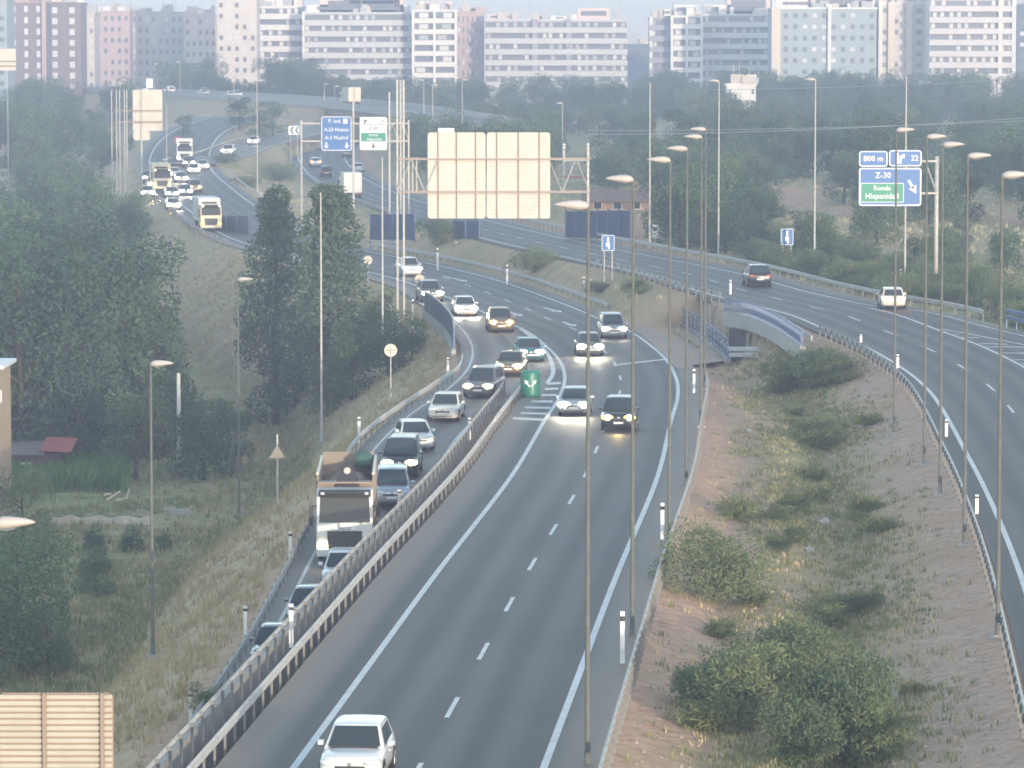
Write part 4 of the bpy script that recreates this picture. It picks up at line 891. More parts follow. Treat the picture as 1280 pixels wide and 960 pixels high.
def car(label, kind, paint, loc, heading, lights=None, tails=False, cat='car', group='cars on the motorway and ramp', detail=True, bars=False, name=None):
    L, W, H, belt, wsb, rf, rr, rgb, hood = SPEC[kind]; t = thing(name or {'hatchback': 'hatchback', 'saloon': 'saloon_car', 'estate': 'estate_car', 'suv': 'off_road_car', 'van': 'panel_van', 'people_carrier': 'people_carrier'}[kind], label, cat, loc, heading, group)
    w2 = W / 2; rad = .33 if kind in ('hatchback', 'saloon', 'estate') else .36
    st = [(.500, .70, .34, hood * .70), (.492, .82, .27, hood * .80), (.47, .91, .22, hood * .90), (.42, .97, .2, hood * .955), (.34, 1, .19, hood * .99), (wsb, 1, .19, belt * .985), (wsb - .12, 1, .19, belt), (-.1, 1, .19, belt + .015), (-.3, 1, .19, belt + .03), (-.42, .985, .22, belt + .03), (-.47, .95, .26, belt + .01), (-.492, .90, .3, belt * .93), (-.5, .84, .36, belt * .80)]
    def sec(f, w, zb, zt):
        w *= w2; x = f * L; hm = zb + (zt - zb) * .55
        half = [(w * .80, zb), (w * .95, zb + .06), (w * .99, zb + (zt - zb) * .3), (w, hm), (w * .975, zt - .16), (w * .93, zt - .05), (w * .80, zt), (w * .4, zt + .025)]
        return [(x, y, z) for y, z in half] + [(x, -y, z) for y, z in reversed(half)]
    b = MB(); b.loft([sec(*s) for s in st]); body = b.build('body', paint, t, True)
    # cabin
    zb, zt = belt - .06, H; wb, wt = w2 * .95, w2 * .74; xs = (wsb * L, rf * L, rr * L, rgb * L)
    c = MB()
    def cs(x, y, z): return [(x, y, z), (x, -y, z)]
    rows = []
    roofs = [(xs[1], zt - .05), (xs[1] - .25, zt - .005), ((xs[1] + xs[2]) / 2, zt), (xs[2] + .2, zt - .02), (xs[2], zt - .07)]
    ring = lambda x, yb, z: [(x, yb, z), (x, yb * .82, z + .03), (x, 0, z + .045), (x, -yb * .82, z + .03), (x, -yb, z)]
    c.loft([ring(xs[0], wb, zb)] + [ring(x, wt, z) for x, z in roofs] + [ring(xs[3], wb * .96, zb)], False)
    for s in (1, -1):   # sides
        idx = [(xs[0], s * wb, zb)] + [(x, s * wt, z) for x, z in roofs] + [(xs[3], s * wb * .96, zb)]
        c.add(idx, [tuple(range(7)) if s > 0 else tuple(range(6, -1, -1))])
    cab = c.build('roof', paint, t, False)
    def pane(q, u0, u1, v0, v1, name, off=.012, m=GLASS, th=.012):
        a, b_, c_, d = [Vector(p) for p in q]; f = lambda u, v: (a.lerp(b_, u)).lerp(d.lerp(c_, u), v)
        mb = MB(); pts = [f(u0, v0), f(u1, v0), f(u1, v1), f(u0, v1)]; n = (pts[1] - pts[0]).cross(pts[3] - pts[0]).normalized(); mb.slab([p + n * off for p in pts], th); return mb.build(name, m, t)
    wz = .03
    pane([(xs[0], -wb, zb), (xs[0], wb, zb), (xs[1], wt, zt - .05), (xs[1], -wt, zt - .05)], .06, .94, .10, .95, 'windscreen', .05)
    pane([(xs[3], wb * .96, zb), (xs[3], -wb * .96, zb), (xs[2], -wt, zt - .07), (xs[2], wt, zt - .07)], .08, .92, .16, .92, 'rear_window', .05)
    for s in (1, -1):
        q = [(xs[0], s * wb, zb), (xs[3], s * wb * .96, zb), (xs[2], s * wt, zt - .06), (xs[1], s * wt, zt - .06)]
        if s > 0: spans = ((.10, .47), (.50, .86)); 
        else: q = [q[1], q[0], q[3], q[2]]; spans = ((.14, .50), (.53, .90))
        for u0, u1 in spans:
            if kind == 'van' and ((s > 0 and u0 > .4) or (s < 0 and u0 < .4)): continue
            pane(q, u0, u1, .16, .9, 'side_window', .006)
    for x in (.335 * L - .02, -.315 * L):
        for s in (1, -1): wheel(t, x, s * (w2 - .095), rad, s)
        for s in (1, -1):
            q = MB(); n = 14; R0 = rad + .06
            q.loft([[(x + R0 * math.cos(a), s * (w2 + .004), rad + R0 * math.sin(a)), (x + (R0 - .05) * math.cos(a), s * (w2 + .004), rad + (R0 - .05) * math.sin(a)), (x + (R0 - .05) * math.cos(a), s * (w2 - .25), rad + (R0 - .05) * math.sin(a)), (x + R0 * math.cos(a), s * (w2 - .25), rad + R0 * math.sin(a))] for a in [math.pi * k / n for k in range(n + 1)]]); q.build('wheel_arch', DARK, t)
    hz = hood * .74; lm = lights or LAMPOFF; lk = 1.0 if lights is None else 1.6
    for s in (1, -1):
        q = MB(); rg = []
        for f, yy, ww, hh in ((.499, .58, .16 * lk, .07 * lk), (.492, .64, .21 * lk, .095 * lk), (.462, .74, .19, .095), (.43, .84, .10, .06)):
            rg.append([(f * L, s * (yy * w2 + ww * math.cos(a)), hz + .01 + hh * math.sin(a) + (.5 - f) * .8) for a in [2 * math.pi * k / 12 for k in range(12)]])
        q.loft(rg); h = q.build('headlight', lm, t, True)
        if lights is not None and lights is not LAMPW:
            q = MB(); q.loft([[(.497 * L + .05 - dx, s * w2 * .62 + rr * math.cos(a), hz + .02 + rr * math.sin(a)) for a in [2 * math.pi * k / 12 for k in range(12)]] for dx, rr in ((0, .10), (.03, .16), (.09, .16))]); q.build('bulb', LAMPWW if lights is LAMPWW else mat('bulb_warm', (1, .80, .38), .3, emit=2.0), h)
        q = MB(); q.box((-.488 * L, s * w2 * .70, belt * .84), (.10, .30 if not tails else .42, .2 if kind != 'van' else .42)); q.build('tail_light', TAILON if tails else TAIL, t, bevel=.02)
        q = MB(); q.loft([[(wsb * L - .42 + dx, s * (w2 + .10) + dy, belt + .06 + dz) for dx, dy, dz in ((-.06 * k, -.1 * k2, -.08 * k), (-.06 * k, .1 * k2, -.07 * k), (-.05 * k, .1 * k2, .07 * k), (-.05 * k, -.1 * k2, .08 * k))] for k, k2 in ((1, 1),)] + [[(wsb * L - .30, s * (w2 + .09) + dy * .7, belt + .06 + dz * .7) for dy, dz in ((-.1, -.07), (.1, -.06), (.1, .06), (-.1, .07))]]); q.build('wing_mirror', paint, t)
    q = MB(); q.box((.494 * L, 0, hood * .64), (.07, w2 * .95, .10)); q.build('grille', DARK, t, bevel=.02)
    q = MB(); q.box((.490 * L, 0, .36), (.08, w2 * 1.25, .13)); q.build('air_intake', DARK, t, bevel=.03)
    for f in (.5, -.5):
        q = MB(); q.box((f * L + (.03 if f > 0 else -.02), 0, .49 if f > 0 else .62), (.02, .52, .11)); q.build('number_plate', PLATE, t)
    if detail:
        for s in (1, -1):
            q = MB(); q.box((-.05 * L, s * (w2 * .992), belt - .24), (.16, .05, .03)); q.build('door_handle', paint, t)
        q = MB(); q.box((xs[0] + .06, 0, belt + .015), (.10, w2 * 1.5, .03)); q.build('wiper_panel', DARK, t)
        q = MB(); q.box((.502 * L, 0, hood * .745), (.03, .13, .10)); q.build('badge', RIM, t, bevel=.01)
    if bars:
        for s in (1, -1):
            q = MB(); q.tube((xs[1] - .15, s * wt * .86, H + .05), (xs[2] + .15, s * wt * .86, H + .03), .025, None, 6); q.build('roof_bar', DARK, t)
    return t
WHITEP = car_paint('white', (.72, .72, .71)); CREAMP = car_paint('warm_white', (.68, .65, .58)); SILV = mat('car_paint_silver', (.42, .44, .47), .3, .5, coat=.5); GREYP = mat('car_paint_grey', (.20, .20, .21), .3, .4, coat=.5)
BLACKP = car_paint('black', (.018, .02, .024)); DBLUE = car_paint('dark_blue', (.025, .04, .06)); TEALP = car_paint('teal', (.03, .15, .16)); TANP = mat('car_paint_bronze', (.24, .17, .10), .32, .4, coat=.5); REDP = car_paint('red', (.35, .04, .03))
def heading_along(path, p, rev=True):
    i = min(range(len(path)), key=lambda k: (path[k].x - p.x) ** 2 + (path[k].y - p.y) ** 2); d = path[min(i + 2, len(path) - 1)] - path[max(i - 2, 0)]
    a = math.atan2(d.y, d.x); return a + math.pi if rev else a
def front_at(px, py, zf, head, L): 
    """centre of a vehicle whose front bumper stands at the pixel"""
    p = on(px, py, zf); d = Vector((math.cos(head), math.sin(head), 0)); c = p - d * (L / 2); c.z = zf(c.y); return c
z0f = lambda y: 0.0
zM = lambda y: float(np.interp(y, mle[:, 0], mle[:, 2]))
queue = [(583, 396, 'hatchback', WHITEP, LAMPWW, 'white hatchback with bright white headlights entering the ramp'), (627, 416, 'suv', TANP, LAMPO, 'car with glowing orange headlights at the split of ramp and motorway'), (635, 471, 'saloon', TANP, LAMPG, 'bronze car with warm headlights beside the teal car on the ramp'), (664, 453, 'hatchback', TEALP, LAMPW, 'teal hatchback waiting behind the green diverge marker'),
         (597, 499, 'people_carrier', GREYP, LAMPG, 'grey people carrier with one warm headlight in the ramp queue'), (553, 529, 'hatchback', CREAMP, None, 'rounded white hatchback without lights in the ramp queue'), (524, 566, 'hatchback', WHITEP, None, 'white hatchback right behind the black van'), (499, 600, 'van', BLACKP, LAMPG, 'black van with lit headlights behind the silver car'),
         (490, 637, 'people_carrier', SILV, None, 'silver people carrier beside the rear of the tipper lorry'), (427, 742, 'hatchback', WHITEP, None, 'white car half hidden by the rails just ahead of the tipper lorry'), (385, 791, 'saloon', DBLUE, None, 'dark blue car half hidden by the rails in the ramp queue'), (341, 843, 'saloon', BLACKP, None, 'dark car lowest in the ramp queue, mostly behind the rails')]
for px, py, k, pt, lt, lb in queue:
    p = on(px, py, zB); h = heading_along(ramp_c, p); h += {664: .12, 524: .22, 490: .06}.get(px, 0)
    car(lb, k, pt, front_at(px, py, zB, h, SPEC[k][0]), h, lt, group='cars queueing on the exit ramp')
for px, py, k, pt, lt, lb in [(516, 346, 'suv', WHITEP, LAMPW, 'white off-road car coming round the far bend by the gantry masts'), (541, 378, 'suv', GREYP, LAMPW, 'dark pickup-like car with a pale front behind the white headlights'), (768, 424, 'people_carrier', SILV, LAMPW, 'silver people carrier with soft lights at the right of the bend'),
                              (738, 446, 'hatchback', GREYP, LAMPWW, 'car with starry white headlights ahead of the silver people carrier'), (717, 521, 'hatchback', SILV, LAMPWW, 'pale car with white headlights beside the striped gore'), (773, 540, 'suv', BLACKP, LAMPY, 'dark car with bright yellow headlights on the motorway'), (437, 986, 'hatchback', WHITEP, None, 'white hatchback with a blue-tinted windscreen close at the bottom edge')]:
    p = on(px, py, z0f); h = heading_along(main_c, p); c_ = car(lb, k, pt, front_at(px, py, z0f, h, SPEC[k][0]), h, lt, bars=(px == 516), group='cars on the motorway')
    if lt in (LAMPWW, LAMPY):
        ld = bpy.data.lights.new('headlamp_beam', 'SPOT'); ld.energy = 24; ld.spot_size = R(50); ld.spot_blend = .8; ld.shadow_soft_size = .12; ld.color = (1, .72, .28) if lt is LAMPY else (1, .86, .6)
        lo = bpy.data.objects.new('headlamp_beam', ld); COL.objects.link(lo); lo.parent = c_; lo.location = (SPEC[k][0] / 2 + .15, 0, .62); lo.rotation_euler = Vector((-1, 0, .16)).to_track_quat('Z', 'Y').to_euler()
for px, py, k, pt, tl, lb in [(950, 359, 'suv', BLACKP, False, 'dark off-road car seen from behind on the right carriageway'), (1117, 387, 'hatchback', CREAMP, True, 'white hatchback seen from behind with lit tail lights on the right carriageway')]:
    p = on(px, py, zR); h = heading_along(r_c, p, False) - (.22 if px > 1000 else .06); d = Vector((math.cos(h), math.sin(h), 0)); c = p + d * 2.1; c.z = zR(c.y); car(lb, k, pt, c, h, None, tl, group='cars driving away on the right carriageway')
for px, py, k, pt, tl, lb in [(394, 208, 'hatchback', WHITEP, True, 'far white car with red tail lights on the distant bend'), (407, 221, 'suv', BLACKP, False, 'far dark car on the distant bend below the blue town sign'), (433, 196, 'saloon', GREYP, False, 'tiny grey car farthest up the distant bend'), (447, 215, 'hatchback', WHITEP, False, 'tiny pale car right of the dark car on the distant bend')]:
    p = on(px, py, zR); h = heading_along(r_c, p, False); car(lb, k, pt, p, h, None, tl, group='far cars on the distant bend', detail=False)
# ---- lorries
CABW = mat('lorry_cab_white', (.64, .65, .64), .35, coat=.3); TIPP = mat('tipper_tan_paint', (.26, .215, .175), .75, 0, .18, 2); LOADM = mat('canvas_load', (.25, .18, .145), .9, 0, .2, 2); YELLOWP = mat('lorry_cream', (.66, .58, .42), .45); CHASSIS = mat('chassis_steel', (.05, .05, .05), .7)
BOXW = mat('lorry_box_white', (.66, .64, .60), .45, 0, .06, 1)
def lorry(label, loc, head, body='box', cab=CABW, box=None, boxlen=6.5, lights=LAMPW, lettering=None, H=2.95, tails=False, name='lorry', group='lorries on the roads', sub=True):
    t = thing(name, label, 'lorry', loc, head, group); W = 2.45; L = 2.1 + boxlen; xf = L / 2; w2 = W / 2
    c = MB(); prof = [(xf, .55), (xf + .03, 1.25), (xf - .02, 1.75), (xf - .28, H - .18), (xf - .45, H), (xf - 2.0, H), (xf - 2.0, .55)]
    c.loft([[(x, y, z) for x, z in prof] for y in (-w2, w2)]); c.build('cab', cab, t, bevel=.05)
    q = MB(); a = Vector((xf - .02, 0, 1.78)); b = Vector((xf - .28, 0, H - .2)); n = Vector((1, 0, .18)).normalized()
    q.slab([a + Vector((0, -w2 * .9, 0)) + n * .02, a + Vector((0, w2 * .9, 0)) + n * .02, b + Vector((0, w2 * .86, 0)) + n * .02, b + Vector((0, -w2 * .86, 0)) + n * .02], .02); q.build('windscreen', mat('lorry_glass', (.045, .045, .04), .2, spec=.4), t)
    q = MB(); q.box((xf - .16, 0, H - .10), (.35, W * .92, .22), 0, .25); vi = q.build('sun_visor', DARK, t, bevel=.03)
    for s in (1, -1):
        q = MB(); q.box((xf + .01, s * w2 * .78, H - .09), (.05, .16, .10)); q.build('marker_light', LAMPW if sub else LAMPOFF, vi)
        q = MB(); q.box((xf - 1.0, s * (w2 + .01), 2.05), (.9, .03, .7)); q.build('side_window', GLASS, t)
        q = MB(); q.box((xf - .1, s * (w2 + .22), 2.05), (.12, .2, .85)); q.box((xf - .15, s * (w2 + .1), 2.5), (.05, .3, .05)); q.build('wing_mirror', DARK, t, bevel=.02)
        q = MB(); q.box((xf + .05, s * w2 * .78, .80), (.10, .42, .26)); q.build('headlight', lights, t, bevel=.03)
        q = MB(); q.box((-xf - .01, s * w2 * .75, .85), (.06, .4, .14)); q.build('tail_light', TAILON if tails else TAIL, t)
    q = MB(); q.loft([[(xf + .045, y * W, z) for y, z in ((-.31, 1.42), (.31, 1.42), (.30, .62), (-.30, .62))], [(xf - .05, y * W, z) for y, z in ((-.31, 1.42), (.31, 1.42), (.30, .62), (-.30, .62))]]); g = q.build('grille', mat('lorry_grille', (.07, .07, .065), .6), t)
    for k in range(5): q = MB(); q.box((xf + .055, 0, .72 + .15 * k), (.03, W * .58, .035)); q.build('grille_bar', CHASSIS, g)
    q = MB(); q.box((xf, 0, .48), (.18, W, .34)); q.build('bumper', cab, t, bevel=.04); q = MB(); q.box((xf + .10, 0, .48), (.02, .52, .12)); q.build('number_plate', PLATE, t)
    if lettering:
        q = MB(); q.box((xf + .05, 0, 1.53), (.06, W * .42, .17)); bd = q.build('badge_plate', SWHITE, t, bevel=.02); x = text(lettering, .20, SBLACK, bd, xf + .082, 0, 1.53, 'badge'); x.rotation_euler = (0, 0, math.pi / 2)
    q = MB(); q.box((-1.0, 0, .75), (L - .4, .9, .3)); q.build('chassis', CHASSIS, t)
    for x in (xf - 1.25, xf - 2.9 if boxlen > 7 else None, -xf + 2.3, -xf + 1.0):
        if x is None: continue
        for s in (1, -1): wheel(t, x, s * (w2 - .16), .5, s)
    x0, x1 = xf - 2.2, -xf
    if body == 'box':
        q = MB(); q.box(((x0 + x1) / 2, 0, 2.35), (x0 - x1, W + .08, 2.7)); bx = q.build('cargo_box', box or BOXW, t, bevel=.03)
        q = MB(); q.box((x1 - .02, 0, 2.35), (.03, .05, 2.5)); q.build('door_seam', DARK, bx)
        for s in (1, -1): q = MB(); q.box((x1 - .02, s * W * .49, 2.35), (.05, .06, 2.6)); q.build('corner_post', GALV, bx)
        q = MB(); q.box((x0 + .02, 0, 3.15), (.06, W * .7, .25)); q.build('front_vent', DARK, bx)
    else:
        hb = 2.45; zb = 1.2
        for s in (1, -1):
            q = MB(); q.loft([[(x, s * w2 * f, z) for f, z in ((.86, zb), (.92, zb), (1.04, zb + hb), (.97, zb + hb))] for x in (x0, x1)]); sd = q.build('side_board', TIPP, t)
            for k in range(6): q = MB(); q.box((x0 + (x1 - x0) * (k + .3) / 6, s * w2 * 1.01, zb + hb / 2), (.10, .12, hb), 0); q.build('rib', TIPP, sd)
            q = MB(); q.tube((x0, s * w2 * 1.0, zb + hb + .04), (x1, s * w2 * 1.0, zb + hb + .04), .07, None, 8); q.build('top_rail', mat('tipper_pale_rail', (.62, .55, .45), .5), sd)
        q = MB(); q.box(((x0 + x1) / 2, 0, zb), (x0 - x1, W * .86, .1)); q.build('floor_panel', TIPP, t)
        q = MB(); q.loft([[(x0 + dx, y * w2, z) for y, z in ((-.9, zb), (.9, zb), (1.0, zb + hb * .86), (-1.0, zb + hb * .86))] for dx in (.02, -.08)]); hb_ = q.build('headboard', TIPP, t)
        q = MB(); q.box((x0 + .25, 0, zb + hb * .86 + .05), (.7, W * .96, .07)); q.build('cab_guard', TIPP, hb_)
        q = MB(); q.box((x1, 0, zb + hb * .55), (.1, W * .95, hb * 1.1)); q.build('tailboard', TIPP, t)
        # heap in the body, a folded crane arm behind the cab and a dark green net over the rear corner
        rings = []
        for k in range(11):
            u = k / 10; x = x0 - .3 + (x1 + .2 - x0 + .3) * u; hgt = .25 + .45 * math.sin(math.pi * u) + .12 * math.sin(7 * u); rings.append([(x, y * w2 * .92, zb + 1.55 + hgt * (1 - y * y) + .08 * math.sin(9 * y + 5 * u)) for y in np.linspace(-1, 1, 9)] + [(x, w2 * .86, zb + .06), (x, -w2 * .86, zb + .06)])
        q = MB(); q.loft(rings); q.build('load', LOADM, t, True)
        q = MB(); bmx = []
        for k in range(7):
            u = k / 6; bmx.append([(x1 + 1.5 - 1.3 * u, w2 * (.25 + .65 * (a + 1) / 2), zb + hb + .1 + .35 * math.sin(math.pi * (a + 1) / 2) * math.sin(math.pi * u) + .05 * math.sin(8 * a + 6 * u)) for a in np.linspace(-1, 1, 7)] + [(x1 + 1.5 - 1.3 * u, w2 * .9, zb + hb - .3), (x1 + 1.5 - 1.3 * u, w2 * .25, zb + hb - .3)])
        q.loft(bmx); q.build('cover_net', mat('green_net', (.05, .12, .10), .9), t, True)
        cr = MB(); cr.loft([[(xf - 2.12 + dx, y, z) for y, z in ((-.6, 2.6), (.72, 2.6), (.55, 3.5), (.34, 4.0), (.08, 4.2), (-.16, 4.0), (-.35, 3.5))] for dx in (-.12, .12)]); cr.build('crane_column', mat('crane_dark', (.025, .025, .04), .7), t, bevel=.03)
        q = MB(); q.tube((xf - 1.98, .08, 3.85), (xf - 1.94, .08, 3.85), .15, None, 12); q.build('crane_pulley', GALV, t)
    return t
h = heading_along(ramp_c, on(431, 703, zB)); lorry('white cab tipper lorry with a tan loaded body, seen head on in the ramp queue', front_at(431, 708, zB, h + .05, 10.1), h + .05, 'tipper', CABW, boxlen=8.0, lights=mat('lamp_soft_yellow', (1, .85, .5), .3, emit=3.0), lettering='IVECO', H=3.15, name='tipper_lorry', sub=False)
for px, py, bl, cb, bx, lb, lt in [(264, 289, 7.5, YELLOWP, BOXW, 'cream lorry with a tall white box at the bend beside the blue screen', LAMPO), (203, 240, 7.5, YELLOWP, YELLOWP, 'yellowish box lorry standing higher in the far queue', LAMPO), (231, 205, 6, CABW, BOXW, 'small white lorry at the back of the far queue', LAMPW)]:
    p = on(px, py, zM); h = heading_along(main_c, p); lorry(lb, front_at(px, py, zM, h, 2.1 + bl), h, 'box', cb, bx, bl, lt, group='lorries in the far queue')
p = on(441, 250, zR); h = heading_along(r_c, p, False); c = p + Vector((math.cos(h), math.sin(h), 0)) * 4; c.z = zR(c.y); lorry('white box lorry seen from behind on the distant bend', c, h, 'box', CABW, BOXW, 6, LAMPOFF)
far = [(184, 246, WHITEP, LAMPWW, 'hatchback'), (192, 236, WHITEP, LAMPWW, 'suv'), (216, 262, WHITEP, LAMPWW, 'hatchback'), (214, 247, SILV, LAMPW, 'saloon'), (231, 244, GREYP, LAMPWW, 'saloon'), (243, 240, TANP, LAMPY, 'suv'), (226, 228, SILV, LAMPWW, 'hatchback'), (242, 217, WHITEP, LAMPW, 'hatchback'), (253, 212, WHITEP, LAMPW, 'saloon'), (218, 222, WHITEP, LAMPWW, 'hatchback'), (186, 228, GREYP, LAMPW, 'suv'), (236, 209, GREYP, LAMPW, 'suv')]
fl = ['white car with bright lamps lowest at the left of the far queue', 'white off-road car beside the yellowish box lorry in the far queue', 'white car lowest in the far queue, in front of the yellowish lorry', 'silver car behind the lowest white car in the far queue', 'grey car left of the dazzling yellow lamp in the far queue', 'car with the dazzling yellow lamp in the far queue', 'silver car right of the yellowish box lorry', 'small white car above the dazzling yellow lamp', 'small white car rightmost at the top of the far queue', 'white car close behind the yellowish box lorry', 'grey car at the left edge of the far queue', 'grey off-road car at the very back of the far queue']
for (px, py, pt, lt, k), lb in zip(far, fl):
    p = on(px, py, zM); h = heading_along(main_c, p); car(lb, k, pt, p, h, lt, group='cars in the far queue', detail=False)
zD = lambda y: float(np.interp(y, [q.y for q in d_c], [q.z for q in d_c]))
for px, py, k, lb in [(286, 194, 'suv', 'white off-road car coming down the link road, the lower of two'), (318, 181, 'hatchback', 'white hatchback coming down the link road, the upper of two')]:
    p = PY(px, py, 643 if px < 300 else 680); p.z = zD(p.y); car(lb, k, WHITEP, p, heading_along(d_c, p), LAMPW, group='cars coming down the link road', detail=False)
for px, k, pt, rv, lb in [(226, 'van', WHITEP, True, 'white van leftmost on the overpass'), (247, 'suv', SILV, False, 'silver car on the overpass beside the white van'), (268, 'saloon', WHITEP, True, 'white saloon on the overpass, middle of the row'), (289, 'hatchback', WHITEP, False, 'white hatchback on the overpass near its right end'), (303, 'hatchback', WHITEP, True, 'small white car rightmost in the overpass row'), (172, 'van', WHITEP, False, 'white van at the far left of the overpass behind the sign top')]:
    i = min(range(len(o_c)), key=lambda q: abs(640 + F * o_c[q].x / o_c[q].y - px)); p = o_c[i] + normals(o_c)[i] * (2.5 if rv else -1.5); car(lb, k, pt, p, heading_along(o_c, p, rv), LAMPW if rv else None, group='cars on the overpass', detail=False)
i = min(range(len(o_c)), key=lambda q: abs(640 + F * o_c[q].x / o_c[q].y - 453)); p = o_c[i] + normals(o_c)[i] * 2; lorry('cream lorry crossing the overpass above the white and green sign', p, heading_along(o_c, p), 'box', YELLOWP, YELLOWP, 5)
for off, lb in ((6.3, 'concrete barrier along the near side of the overpass'), (-6.3, 'concrete barrier along the far side of the overpass')):
    a = offset(o_c, off); ns = normals(a); mb = MB(); mb.loft([[p + n * u + Vector((0, 0, z)) for u, z in ((-.3, -.3), (.3, -.3), (.1, 1.0), (-.1, 1.0))] for p, n in zip(a, ns)]); tag(mb.build('concrete_barrier', CONC), lb, 'barrier')
# ------------------------------------------------------------------ vegetation
def leaf_quads(mb, centres, sizes, rng, up=.35, aspect=.6):
    for c, s in zip(centres, sizes):
        a = Vector(rng.normal(size=3)); a.z = abs(a.z) * .6 + up; a.normalize(); u = a.orthogonal().normalized(); q = Quaternion(a, rng.uniform(0, 6.28)); u = q @ u; v = a.cross(u) * aspect
        c = Vector(c); k = s * .5
        mb.add([c - u * k - v * k * .5, c + v * k * -.9, c + u * k, c + v * k * .9], [(0, 1, 2, 3)])
def crown_mesh(kind, seed):
    rng = np.random.RandomState(seed); mb = MB()
    if kind == 'broad':      # unit: height 8, crown from 1.6 up
        lobes = [(0, 0, 4.6, 2.2)] + [(math.cos(a) * r, math.sin(a) * r, z, s) for a, r, z, s in [(rng.uniform(0, 6.28), rng.uniform(.9, 2.1), rng.uniform(2.4, 6.4), rng.uniform(.9, 1.6)) for _ in range(13)]] + [(math.cos(a) * 1.9, math.sin(a) * 1.9, rng.uniform(.9, 2.2), 1.2) for a in range(0, 6)]
        n, m, sz, asp = 270, LEAF_BROAD, (.16, .34), .65
    elif kind == 'pale':
        lobes = [(0, 0, 4.4, 1.9)] + [(math.cos(a) * r, math.sin(a) * r, z, s) for a, r, z, s in [(rng.uniform(0, 6.28), rng.uniform(.8, 2.0), rng.uniform(2.2, 6.2), rng.uniform(.8, 1.4)) for _ in range(12)]]
        n, m, sz, asp = 240, LEAF_PALE, (.16, .32), .55
    elif kind == 'pine':
        lobes = [(0, 0, 5.2, 1.7)] + [(math.cos(a) * r, math.sin(a) * r, z, s) for a, r, z, s in [(rng.uniform(0, 6.28), rng.uniform(.5, 2.4) , rng.uniform(2.2, 7.0), rng.uniform(.7, 1.3)) for _ in range(19)]] + [(math.cos(a) * 1.8, math.sin(a) * 1.8, rng.uniform(.9, 2.2), 1.15) for a in range(0, 6)]
        n, m, sz, asp = 260, LEAF_PINE, (.15, .32), .42
    elif kind == 'cypress':
        lobes = []
        for k in range(20):
            z = .8 + 7 * k / 19; r = 1.3 * math.sin(math.pi * min(1, (z + .4) / 8.6)) ** .7 * (1 - .35 * (z / 8)); a = rng.uniform(0, 6.28); lobes.append((math.cos(a) * r * .6, math.sin(a) * r * .6, z, .45 + r * .55))
        n, m, sz, asp = 420, LEAF_PINE, (.15, .30), .4
    elif kind == 'shrub':    # unit: height 2.4, radius 2
        lobes = [(math.cos(a) * r, math.sin(a) * r, z, s) for a, r, z, s in [(rng.uniform(0, 6.28), rng.uniform(0, 1.55), rng.uniform(.2, 1.55), rng.uniform(.55, .95)) for _ in range(17)]]
        n, m, sz, asp = 440, LEAF_SHRUB, (.08, .20), .3
    elif kind == 'tuft':
        lobes = [(math.cos(a) * r, math.sin(a) * r, z, s) for a, r, z, s in [(rng.uniform(0, 6.28), rng.uniform(0, 1.0), rng.uniform(.1, .8), rng.uniform(.6, .9)) for _ in range(11)]]
        n, m, sz, asp = 130, LEAF_TUFT, (.2, .5), .16
    cs, ss = [], []
    for x, y, z, s in lobes:
        p = rng.normal(size=(n, 3)); p /= np.linalg.norm(p, axis=1)[:, None]; p *= (s * (.55 + .5 * rng.uniform(size=(n, 1)) ** .6)); p[:, 2] *= .8
        cs.append(p + (x, y, z)); ss.append(rng.uniform(*sz, n))
    c = np.concatenate(cs); s = np.concatenate(ss); k = c[:, 2] > .1; leaf_quads(mb, c[k], s[k], rng, .25 if kind not in ('shrub', 'tuft') else .0, asp)
    return mb.mesh('crown', m)
def trunk_mesh(kind, seed):
    rng = np.random.RandomState(seed + 50); mb = MB(); h = {'broad': 5.2, 'pale': 5.0, 'pine': 6.2, 'cypress': 7.0, 'shrub': .9, 'tuft': .5}[kind]; r = {'shrub': .07, 'tuft': .05, 'cypress': .16}.get(kind, .2); p = Vector((0, 0, -.5)); n = 6
    for k in range(n):
        q = Vector((rng.uniform(-.12, .12) * (k > 0), rng.uniform(-.12, .12) * (k > 0), -.5 + (h + .5) * (k + 1) / n)); mb.tube(p, q, r * (1 - .8 * k / n), r * (1 - .8 * (k + 1) / n), 7, False); p = q
    for k in range({'shrub': 9, 'cypress': 5}.get(kind, 8)):
        a = rng.uniform(0, 6.28); z = rng.uniform(.3, .85) * h; L = {'shrub': 1.0, 'cypress': .6}.get(kind, 1.9); b = Vector((0, 0, z)); e = b + Vector((math.cos(a) * L, math.sin(a) * L, L * .75)); mb.tube(b, e, r * .35, r * .08, 5, False)
    return mb.mesh('trunk', BARK, True)
VAR = {}
for kd, nv in (('broad', 4), ('pine', 4), ('cypress', 2), ('pale', 2), ('shrub', 4), ('tuft', 4)):
    VAR[kd] = [(trunk_mesh(kd, s), crown_mesh(kd, 100 * len(VAR) + s)) for s in range(nv)]
NAMES = {'broad': 'broadleaf_tree', 'pine': 'pine_tree', 'cypress': 'conifer_tree', 'pale': 'poplar_tree', 'shrub': 'broom_shrub', 'tuft': 'grassy_bush'}
def tree(kind, p, h, label, group=None, wide=1.0, cat=None, lean=0.0):
    t = thing(NAMES[kind], label, cat or ('shrub' if kind in ('shrub', 'tuft') else 'tree'), p, random.uniform(0, 6.28), group); s = h / {'shrub': 2.3, 'tuft': 1.5, 'pine': 7.6, 'broad': 7.4, 'pale': 7.0, 'cypress': 8.0}[kind]
    tr, cr = random.choice(VAR[kind]); link('trunk' if kind not in ('shrub', 'tuft') else 'stem', tr, t); link('crown' if kind not in ('shrub', 'tuft') else 'twigs', cr, t); t.scale = (s * wide * random.uniform(.92, 1.08), s * wide * random.uniform(.92, 1.08), s); return t
